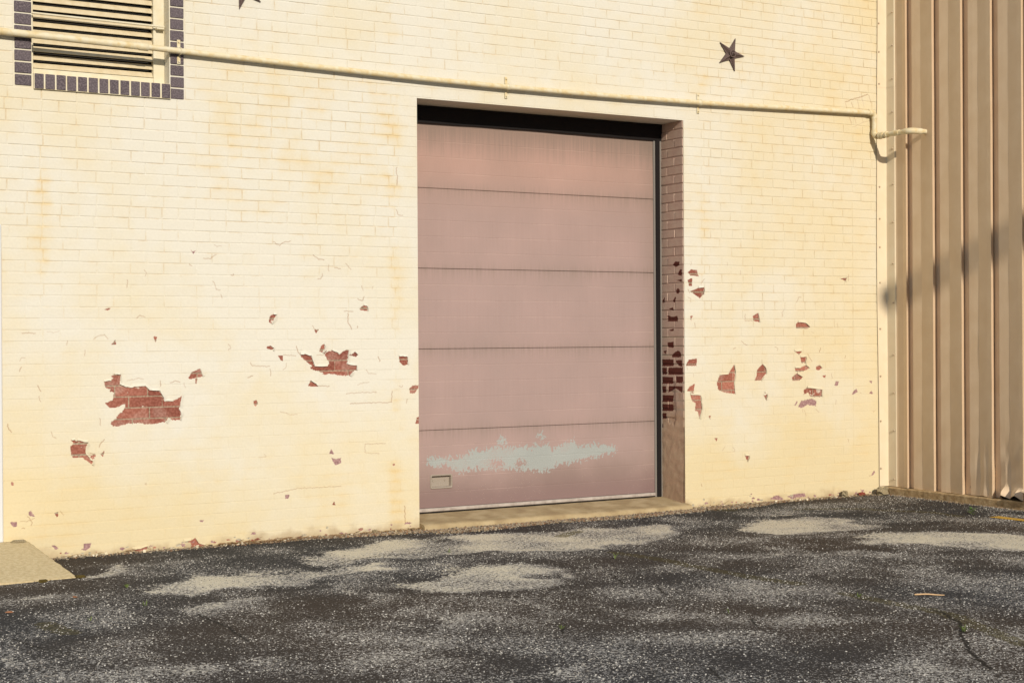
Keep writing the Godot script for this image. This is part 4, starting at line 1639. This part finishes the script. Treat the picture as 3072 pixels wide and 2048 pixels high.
func rock_mesh(seed_: int, size: Vector3, na := 10, nb := 6) -> ArrayMesh:
	var st := st_new()
	var nz := noise(seed_, 1.1, 2)
	var f := func(i: int, j: int) -> Vector3:
		var a := TAU * i / float(na)
		var b := PI * j / float(nb) - PI / 2.0
		var d := Vector3(cos(a) * cos(b), sin(b), sin(a) * cos(b))
		d = Vector3(signf(d.x) * pow(absf(d.x), 0.6), signf(d.y) * pow(absf(d.y), 0.6), signf(d.z) * pow(absf(d.z), 0.6))
		return d * (0.8 + 0.35 * nz.get_noise_3dv(d * 1.3)) * size
	for i in na:
		for j in nb:
			var n := (i + 1) % na
			quad(st, f.call(i, j), f.call(n, j), f.call(n, j + 1), f.call(i, j + 1))
	return done(st)

func scatter(called: String, label: String, meshes: Mesh, m: Material, spots: Array, colors: Array) -> void:
	var mm := MultiMesh.new()
	mm.transform_format = MultiMesh.TRANSFORM_3D
	mm.use_colors = true
	mm.mesh = meshes
	mm.instance_count = spots.size()
	for k in spots.size():
		mm.set_instance_transform(k, spots[k])
		mm.set_instance_color(k, colors[k])
	var o := MultiMeshInstance3D.new()
	o.name = called
	o.multimesh = mm
	o.material_override = m
	add_child(o, true)
	tag(o, label, "gravel", "", "stuff")

func build_gravel() -> void:
	var g := RandomNumberGenerator.new()
	g.seed = 44
	var pebble := rock_mesh(300, Vector3(1, 0.7, 0.85))
	var m := mat(Color.WHITE, 0.9, 0.0, 0.3)
	m.vertex_color_use_as_albedo = true
	var tones := [Color(0.27, 0.20, 0.12), Color(0.33, 0.26, 0.17), Color(0.17, 0.11, 0.07), Color(0.33, 0.28, 0.21), Color(0.24, 0.14, 0.08), Color(0.25, 0.21, 0.16), Color(0.11, 0.09, 0.07)]
	var spots := []
	var cols := []
	var put := func(x: float, z: float, s: float, sink: float) -> void:
		var b := Basis.from_euler(Vector3(g.randf() * TAU, g.randf() * TAU, g.randf() * TAU)).scaled(Vector3(s, s * g.randf_range(0.6, 1.0), s))
		spots.append(Transform3D(b, Vector3(x, gy(x, z) + s * sink, z)))
		var c: Color = tones[g.randi() % tones.size()]
		var k := g.randf_range(0.75, 1.25)
		cols.append(Color(c.r * k, c.g * k, c.b * k))
	# the bed along the foot of the wall and in front of the threshold
	for k in 11500:
		var x := g.randf_range(-0.9, 3.35)
		var depth := (0.15 + 0.04 * sin(x * 5.0)) * smoothstep(-0.9, -0.2, x) * smoothstep(3.4, 2.7, x) + 0.05
		var z := g.randf() * depth * (0.7 + 0.3 * g.randf())
		if x > 0.0 and x < 2.33:
			z += 0.075
			depth += 0.02
		put.call(x, z + 0.004, g.randf_range(0.004, 0.0095), g.randf_range(-0.2, 0.9))
	for k in 4200:
		var x := g.randf_range(-2.55, 4.4)
		put.call(x, absf(g.randfn(0.0, 0.035)) + 0.006, g.randf_range(0.002, 0.0075), 0.2)
	for k in 700:
		var z := g.randf_range(0.0, 1.8)
		put.call(4.41 - absf(g.randfn(0.0, 0.03)), z, g.randf_range(0.002, 0.007), 0.2)
	scatter("gravel", "bed of tan and brown gravel along the foot of the wall", pebble, m, spots, cols)
	spots.clear()
	cols.clear()
	tones.assign([Color(0.44, 0.42, 0.38), Color(0.50, 0.48, 0.44), Color(0.36, 0.34, 0.30), Color(0.30, 0.28, 0.25), Color(0.25, 0.23, 0.20), Color(0.19, 0.17, 0.15), Color(0.05, 0.047, 0.043), Color(0.06, 0.053, 0.046)])
	var chip := rock_mesh(301, Vector3(1, 0.75, 0.95), 6, 4)
	for k in 300000:
		var x := g.randf_range(-3.6, 4.4)
		var z := 0.12 + 5.5 * g.randf()
		if z > 3.75 + 0.53 * (x + 3.6) or x > 3.4 + (1.0 if z < 2.2 else 0.0):
			continue
		var share := (share_map[clampi(int((z - GZ) / GS / 4.0), 0, GH / 4 - 1) * (GW / 4) + clampi(int((x - GX) / GS / 4.0), 0, GW / 4 - 1)] - 40.0) / 200.0
		if gline[clampi(int((z - GZ) / GS), 0, GH - 1) * GW + clampi(int((x - GX) / GS), 0, GW - 1)] > 40:
			continue
		var want := clampf(0.10 + share * 0.85, 0.06, 0.62) - 0.75 * clampf(share - 0.55, 0.0, 0.6)
		if g.randf() > want:
			continue
		put.call(x, z, (0.0019 + 0.0036 * pow(g.randf(), 2.4)) * (1.0 if share < 0.6 else 0.75), 0.15)
	scatter("loose_grit", "pale stone grit showing through and scattered over the asphalt", chip, m, spots, cols)

func leaf_shape(st: SurfaceTool, from: Vector3, dir: Vector3, side: Vector3, length: float, width: float, droop: float, n := 5) -> void:
	var prev := []
	for k in n + 1:
		var t := float(k) / n
		var p := from + dir * length * t + Vector3.DOWN * droop * t * t
		var w := width * sin(PI * clampf(0.08 + t * 0.92, 0.0, 1.0))
		var pair := [p - side * w, p + side * w]
		if k > 0:
			quad(st, prev[0], prev[1], pair[1], pair[0])
		prev = pair

func build_weeds() -> void:
	var g := RandomNumberGenerator.new()
	g.seed = 60
	var grass := func(x: float, z: float, n: int, h: float, label: String) -> void:
		var t := thing("grass_tuft", label, "weed", Vector3(x, gy(x, z), z), "weeds in the asphalt")
		for k in n:
			var s := st_new()
			var a := g.randf() * TAU
			var lean := Vector3(cos(a), 0, sin(a)) * g.randf_range(0.15, 0.8)
			var d := (Vector3.UP + lean).normalized()
			leaf_shape(s, Vector3(cos(a), 0, sin(a)) * 0.006, d, d.cross(Vector3(cos(a), 0.2, sin(a))).normalized(), h * g.randf_range(0.55, 1.0), 0.0024, h * 0.3)
			obj("blade", done(s), M.grass, t)
	grass.call(0.346, 1.906, 4, 0.10, "two tall thin grass blades standing alone in the middle of the asphalt")
	grass.call(-1.095, 3.576, 7, 0.05, "small grass tuft in a short dark crack, front middle")
	grass.call(-0.196, 3.681, 6, 0.045, "small grass tuft right of the front middle crack")
	grass.call(0.658, 3.659, 8, 0.055, "grass tuft at the left end of the brown mossy line")
	grass.call(0.415, 4.596, 12, 0.06, "grass tuft growing in the long crack, front right")
	grass.call(-2.463, 1.343, 7, 0.045, "grass tuft right of the concrete ramp's lower corner")
	grass.call(-2.544, 1.94, 7, 0.05, "grass tuft in the pale streak in front of the concrete ramp")
	grass.call(-2.882, 2.172, 6, 0.04, "leftmost grass tuft on the asphalt")
	grass.call(-0.348, 1.087, 7, 0.04, "grass tuft on the pale patch in front of the door's left edge")
	var t := thing("leafy_weed", "small green broad-leaved weed near the metal wall's foot", "weed", Vector3(3.86, gy(3.86, 1.48), 1.48), "weeds in the asphalt")
	for k in 13:
		var s := st_new()
		var a := k * 2.4
		var lift := 0.35 + 0.06 * k
		var d := (Vector3(cos(a), lift, sin(a))).normalized()
		var side := d.cross(Vector3.UP).normalized()
		leaf_shape(s, Vector3(cos(a) * 0.008, 0.006 * k * 0.6, sin(a) * 0.008), d, side, g.randf_range(0.035, 0.06), 0.011, 0.012)
		obj("leaf", done(s), M.leaf, t)

func build_bits() -> void:
	var st := st_new()
	var path := []
	for k in 9:
		var u := k / 8.0
		path.append(Vector3(0.931 + 0.13 * u, gy(1.0, 3.8) + 0.007 + 0.0025 * sin(u * 5.0), 3.785 + 0.08 * u + 0.003 * sin(u * 9.0)))
	add_tube(st, path, [0.0042, 0.0045, 0.004, 0.0042, 0.004, 0.0038, 0.0036, 0.003, 0.002], 7)
	tag(obj("twig", done(st), M.twig), "straight pale twig lying on the asphalt at the right", "twig")
	var rock := func(called: String, at: Vector3, size: Vector3, turn: float, seed_: int, m: Material, label: String, cat: String) -> void:
		var o := obj(called, rock_mesh(seed_, size), m)
		o.position = at
		o.rotation.y = turn
		tag(o, label, cat)
	rock.call("concrete_chunk", Vector3(4.33, 0.036, 0.075), Vector3(0.085, 0.042, 0.04), 0.2, 411, M.chunk, "largest broken concrete chunk, lying in the corner by the metal wall", "rubble")
	rock.call("stone", Vector3(3.93, 0.03, 0.045), Vector3(0.042, 0.036, 0.03), 0.6, 412, M.chunk, "brown stone standing against the wall left of the corner", "stone")
	rock.call("brick_fragment", Vector3(4.13, 0.018, 0.03), Vector3(0.045, 0.02, 0.02), 0.1, 413, M.redbrick, "red brick fragment between the stone and the corner chunk", "rubble")
	rock.call("stone", Vector3(-0.36, 0.02, 0.03), Vector3(0.022, 0.02, 0.018), 0.3, 414, M.chunk, "small dark stone at the wall's foot left of the door", "stone")
	rock.call("mortar_lump", Vector3(-2.745, 0.128, 0.03), Vector3(0.055, 0.012, 0.02), 0.0, 415, M.chunk, "flat mortar lump on the top edge of the concrete ramp", "rubble")
	var lm := [[-3.168, 1.74, "dry orange leaf at the left edge of the asphalt"], [-2.781, 1.5, "dry orange leaf below the concrete ramp"]]
	for q in lm:
		var s := st_new()
		leaf_shape(s, Vector3(-0.02, 0.004, 0), Vector3(1, 0.15, 0.1).normalized(), Vector3(0, 0.25, 1).normalized(), 0.042, 0.012, 0.006, 6)
		var o := obj("dry_leaf", done(s), M.dry)
		o.position = Vector3(q[0], gy(q[0], q[1]) + 0.002, q[1])
		o.rotation.y = q[0] * 3.0
		tag(o, q[2], "leaf")
	# twigs and leaf litter swept against the wall, left of the door
	var g := RandomNumberGenerator.new()
	g.seed = 71
	var lt := st_new()
	for k in 560:
		var x := g.randf_range(-1.55, 0.0) if k < 330 else g.randf_range(-2.5, 4.3)
		if x > 0.0 and x < 2.33:
			continue
		var z := 0.01 + absf(g.randfn(0.0, 0.025))
		var a := g.randfn(0.0, 0.7)
		var l := g.randf_range(0.015, 0.08)
		var p := Vector3(x, 0.008 + g.randf() * 0.012, z)
		var d := Vector3(cos(a), g.randfn(0.0, 0.15), sin(a) * 0.6)
		if k % 3 == 0:
			leaf_shape(lt, p, d.normalized(), Vector3(g.randf() - 0.5, g.randf() * 0.5, 1).normalized(), 0.025, 0.006, 0.004, 3)
		else:
			add_tube(lt, [p, p + d * l * 0.5 + Vector3(0, 0.004, 0), p + d * l], [0.0014, 0.0013, 0.001], 5)
	tag(obj("leaf_litter", done(lt), M.litter), "dry twigs and leaf litter swept against the foot of the wall", "litter", "", "stuff")
	var moss := func(x: float, z: float, sx: float, sz: float, label: String) -> void:
		var o := obj("moss_clump", rock_mesh(int(sx * 1000.0) + 700, Vector3(sx, 0.014, sz)), M.moss)
		o.position = Vector3(x, gy(x, z) + 0.004, z)
		tag(o, label, "moss")
	moss.call(-2.585, 0.85, 0.035, 0.028, "brown moss clump at the ramp's sharp lower corner")
	moss.call(-2.80, 0.885, 0.034, 0.02, "brown moss clump on the ramp's front edge")
	moss.call(-2.655, 0.03, 0.03, 0.03, "dark moss clump where the ramp's edge meets the wall")
	var cs := st_new()
	for k in 520:
		var x := g.randf_range(-2.55, 4.3)
		if x > 0.0 and x < 2.33:
			continue
		var s := g.randf_range(0.004, 0.014)
		var c := Vector3(x, 0.008 + g.randf() * 0.006, 0.012 + absf(g.randfn(0.0, 0.022)))
		var e := Vector3(g.randf() - 0.5, g.randf() * 0.6, g.randf() - 0.5).normalized()
		var e2 := e.cross(Vector3(g.randf() - 0.5, 1.0, g.randf() - 0.5)).normalized()
		quad(cs, c - e * s - e2 * s * 0.6, c + e * s * 0.8 - e2 * s * 0.7, c + e * s + e2 * s * 0.5, c - e * s * 0.7 + e2 * s * 0.7)
	tag(obj("paint_chips", done(cs), M.wall_plain), "fallen cream paint chips along the foot of the wall", "litter", "", "stuff")
	# painted line of a parking bay
	var ln := st_new()
	for j in 60:
		var za := 1.69 + j * 0.06
		var zb := za + 0.06
		for i in 3:
			var xa := 3.805 + i * 0.037
			var xb := xa + 0.037
			quad(ln, Vector3(xa, gy(xa, zb) + 0.004, zb), Vector3(xb, gy(xb, zb) + 0.004, zb), Vector3(xb, gy(xb, za) + 0.004, za), Vector3(xa, gy(xa, za) + 0.004, za))
	tag(obj("painted_line", done(ln), M.yellow), "worn yellow parking line on the asphalt", "", "", "structure")

# lifted lips of paint round the upper and right edges of the bare patches
func build_flakes(wall: Node) -> void:
	var g := RandomNumberGenerator.new()
	g.seed = 91
	for p in peel_shapes:
		var r := bounds(p)
		if r.size.length() < 0.055 or (r.end.x > -0.04 and r.position.x < 2.37):
			continue
		var st: SurfaceTool = null
		var prev := []
		for k in p.size():
			var a: Vector2 = p[k]
			var b: Vector2 = p[(k + 1) % p.size()]
			var n := Vector2(b.y - a.y, a.x - b.x).normalized()
			if Geometry2D.is_point_in_polygon((a + b) / 2.0 + n * 0.002, p):
				n = -n
			if n.dot(Vector2(0.85, 0.52)) < 0.25 or a.distance_to(b) < 0.006:
				if st:
					obj("paint_flake", done(st), M.wall, wall)
				st = null
				continue
			if st == null:
				st = st_new()
				st.set_smooth_group(1)
				prev = []
			var lift := g.randf_range(0.002, 0.009)
			var wide := g.randf_range(0.010, 0.022)
			for s in 4:
				if s == 0 and prev.size() > 0:
					continue
				var q := a.lerp(b, s / 3.0)
				var e := sin(PI * clampf(s / 3.0, 0.12, 0.88))
				q += n * g.randf_range(-0.003, 0.002)
				var far := q + n * wide
				var row := [Vector3(q.x, q.y, 0.0005 + lift * e), Vector3((q.x + far.x) / 2.0, (q.y + far.y) / 2.0, 0.0006 + lift * 0.35 * e), Vector3(far.x, far.y, -0.001)]
				if prev.size() > 0:
					for c in 2:
						var pts := [prev[c], row[c], row[c + 1], prev[c + 1]]
						var uvs := []
						for v in pts:
							uvs.append(wuv(Vector3(v.x + n.x * 0.012, v.y + n.y * 0.012, 0)))
						quad_uv(st, pts, uvs)
				prev = row
		if st:
			obj("paint_flake", done(st), M.wall, wall)

# ------------------------------------------------------------------ scene
func _ready() -> void:
	var cam := Camera3D.new()
	cam.name = "camera"
	add_child(cam)
	cam.position = Vector3(-4.824, 1.35, 9.467)
	cam.rotation_degrees = Vector3(-0.1726, -30.526, -0.3472)
	cam.fov = 25.38
	cam.near = 0.1
	cam.far = 300.0
	cam.current = true
	var env := Environment.new()
	env.background_mode = Environment.BG_SKY
	var sky := Sky.new()
	var sm := ProceduralSkyMaterial.new()
	sm.sky_top_color = Color(0.56, 0.62, 0.70)
	sm.sky_horizon_color = Color(0.80, 0.77, 0.72)
	sm.sky_curve = 0.12
	sm.ground_bottom_color = Color(0.25, 0.23, 0.20)
	sm.ground_horizon_color = Color(0.5, 0.48, 0.45)
	sm.sun_angle_max = 12.0
	sm.sky_energy_multiplier = 1.12
	sky.sky_material = sm
	env.sky = sky
	env.tonemap_mode = Environment.TONE_MAPPER_LINEAR
	env.tonemap_exposure = 1.0
	env.sdfgi_enabled = true
	env.ssao_enabled = true
	env.ssil_enabled = true
	var we := WorldEnvironment.new()
	we.name = "environment"
	we.environment = env
	add_child(we)
	var sun := DirectionalLight3D.new()
	sun.name = "sun"
	add_child(sun)
	var az := deg_to_rad(10.5)
	var el := deg_to_rad(22.2)
	sun.look_at_from_position(Vector3(-sin(az) * cos(el), sin(el), cos(az) * cos(el)) * 20.0, Vector3.ZERO)
	sun.light_energy = 1.30
	sun.light_color = Color(1.0, 0.955, 0.885)
	sun.light_angular_distance = 0.5
	sun.shadow_enabled = true

	rng.seed = 1
	M.wall = wall_material()
	M.door = door_material()
	M.jamb = jamb_material()
	M.asphalt = asphalt_material()
	M.asphalt_far = mottled(51, [Color8(52, 50, 48), Color8(74, 70, 66), Color8(120, 114, 106)], 0.6, 0.92)
	M.wall_plain = mottled(52, [Color8(205, 192, 160), Color8(211, 200, 176), Color8(214, 204, 184)], 0.5, 0.8)
	M.cream = mottled(53, [Color8(206, 194, 164), Color8(209, 200, 174), Color8(211, 204, 182)], 0.8, 0.6)
	M.slat = mottled(69, [Color8(196, 180, 146), Color8(203, 188, 156), Color8(207, 194, 164)], 1.5, 0.6)
	M.pipe = mottled(54, [Color8(203, 182, 136), Color8(210, 199, 168), Color8(212, 204, 180)], 1.3, 0.5, 0.0, 0.016)
	M.concrete = mottled(55, [Color8(120, 108, 88), Color8(150, 136, 112), Color8(170, 156, 130)], 1.5, 0.9, 0.2)
	M.threshold = mottled(56, [Color8(150, 130, 98), Color8(166, 147, 112), Color8(180, 162, 128)], 0.7, 0.9, 0.08, 0.012)
	M.ramp = mottled(57, [Color8(178, 160, 122), Color8(190, 172, 134), Color8(198, 182, 146)], 1.6, 0.9, 0.2, 0.03)
	M.foundation = mottled(58, [Color8(140, 116, 84), Color8(162, 138, 102), Color8(176, 154, 120)], 1.2, 0.92, 0.25, 0.02)
	M.chunk = mottled(59, [Color8(110, 98, 78), Color8(160, 146, 116), Color8(178, 166, 136)], 6.0, 0.9, 0.4, 0.03)
	M.redbrick = mottled(60, [Color8(110, 50, 38), Color8(140, 66, 52), Color8(160, 100, 84)], 6.0, 0.9, 0.4, 0.03)
	M.siding = mottled(61, [Color8(208, 183, 152), Color8(211, 187, 157), Color8(214, 191, 162)], 0.35, 0.45, 0.0, 0.02)
	M.trim = mottled(62, [Color8(213, 197, 168), Color8(215, 200, 172), Color8(216, 203, 176)], 0.4, 0.5)
	M.screw = mat(Color8(176, 158, 132), 0.5)
	M.dark = mat(Color8(40, 38, 36), 0.9)
	M.rubber = mat(Color8(25, 21, 21), 0.75, 0.0, 0.3)
	M.handle = mottled(63, [Color8(138, 124, 112), Color8(152, 142, 130), Color8(160, 152, 142)], 8.0, 0.5, 0.0, 0.03)
	M.alu = mottled(64, [Color8(150, 140, 132), Color8(168, 158, 150), Color8(178, 169, 161)], 0.9, 0.5)
	M.alu_dull = mat(Color8(120, 114, 108), 0.55)
	M.white = mat(Color8(206, 207, 207), 0.5)
	M.purple = []
	for k in 3:
		M.purple.append(mottled(80 + 2 * k, [Color8(74 + 5 * k, 65 + 5 * k, 70 + 4 * k), Color8(86 + 3 * k, 77 + 3 * k, 82 + 3 * k), Color8(112, 102, 104)], 4.0, 0.7, 0.0, 0.03))
	M.iron = mottled(65, [Color8(78, 64, 60), Color8(96, 80, 76), Color8(110, 92, 86)], 6.0, 0.6, 0.0, 0.03)
	M.grass = mat(lin(0.10, 0.13, 0.03), 0.7)
	M.leaf = mat(lin(0.06, 0.11, 0.03), 0.6)
	for k in ["grass", "leaf"]:
		M[k].backlight_enabled = true
		M[k].backlight = Color(0.3, 0.4, 0.1)
	M.moss = mottled(68, [Color8(62, 52, 24), Color8(88, 74, 32), Color8(110, 92, 44)], 12.0, 0.95, 0.3, 0.05)
	M.bark = mat(Color8(92, 80, 68), 0.9)
	M.twig = mat(Color8(196, 162, 122), 0.8)
	M.dry = mat(Color8(150, 98, 62), 0.8)
	M.litter = mottled(66, [Color8(84, 58, 38), Color8(132, 100, 66), Color8(170, 140, 100)], 9.0, 0.9, 0.0, 0.05)
	M.yellow = mottled(67, [Color8(96, 84, 58), Color8(196, 152, 50), Color8(206, 166, 66)], 4.0, 0.85, 0.0, 0.03)

	build_ground()
	building = thing("brick_building", "cream painted brick building with flaking paint, a mauve door and a louvred vent", "building")
	build_wall()
	build_jamb()
	build_door()
	build_louver()
	build_side_door()
	build_flakes(building.get_node("wall"))
	build_metal()
	build_threshold()
	build_ramp()
	build_pipe()
	build_star(Vector3(2.785, 3.578, 0.0), deg_to_rad(-20.0), "whole iron star plate on the brick wall above the right end of the door")
	build_star(Vector3(-1.272, 3.642, 0.0), deg_to_rad(22.0), "iron star plate cut off by the photo's top edge, right of the vent")
	build_tree()
	build_gravel()
	build_weeds()
	build_bits()
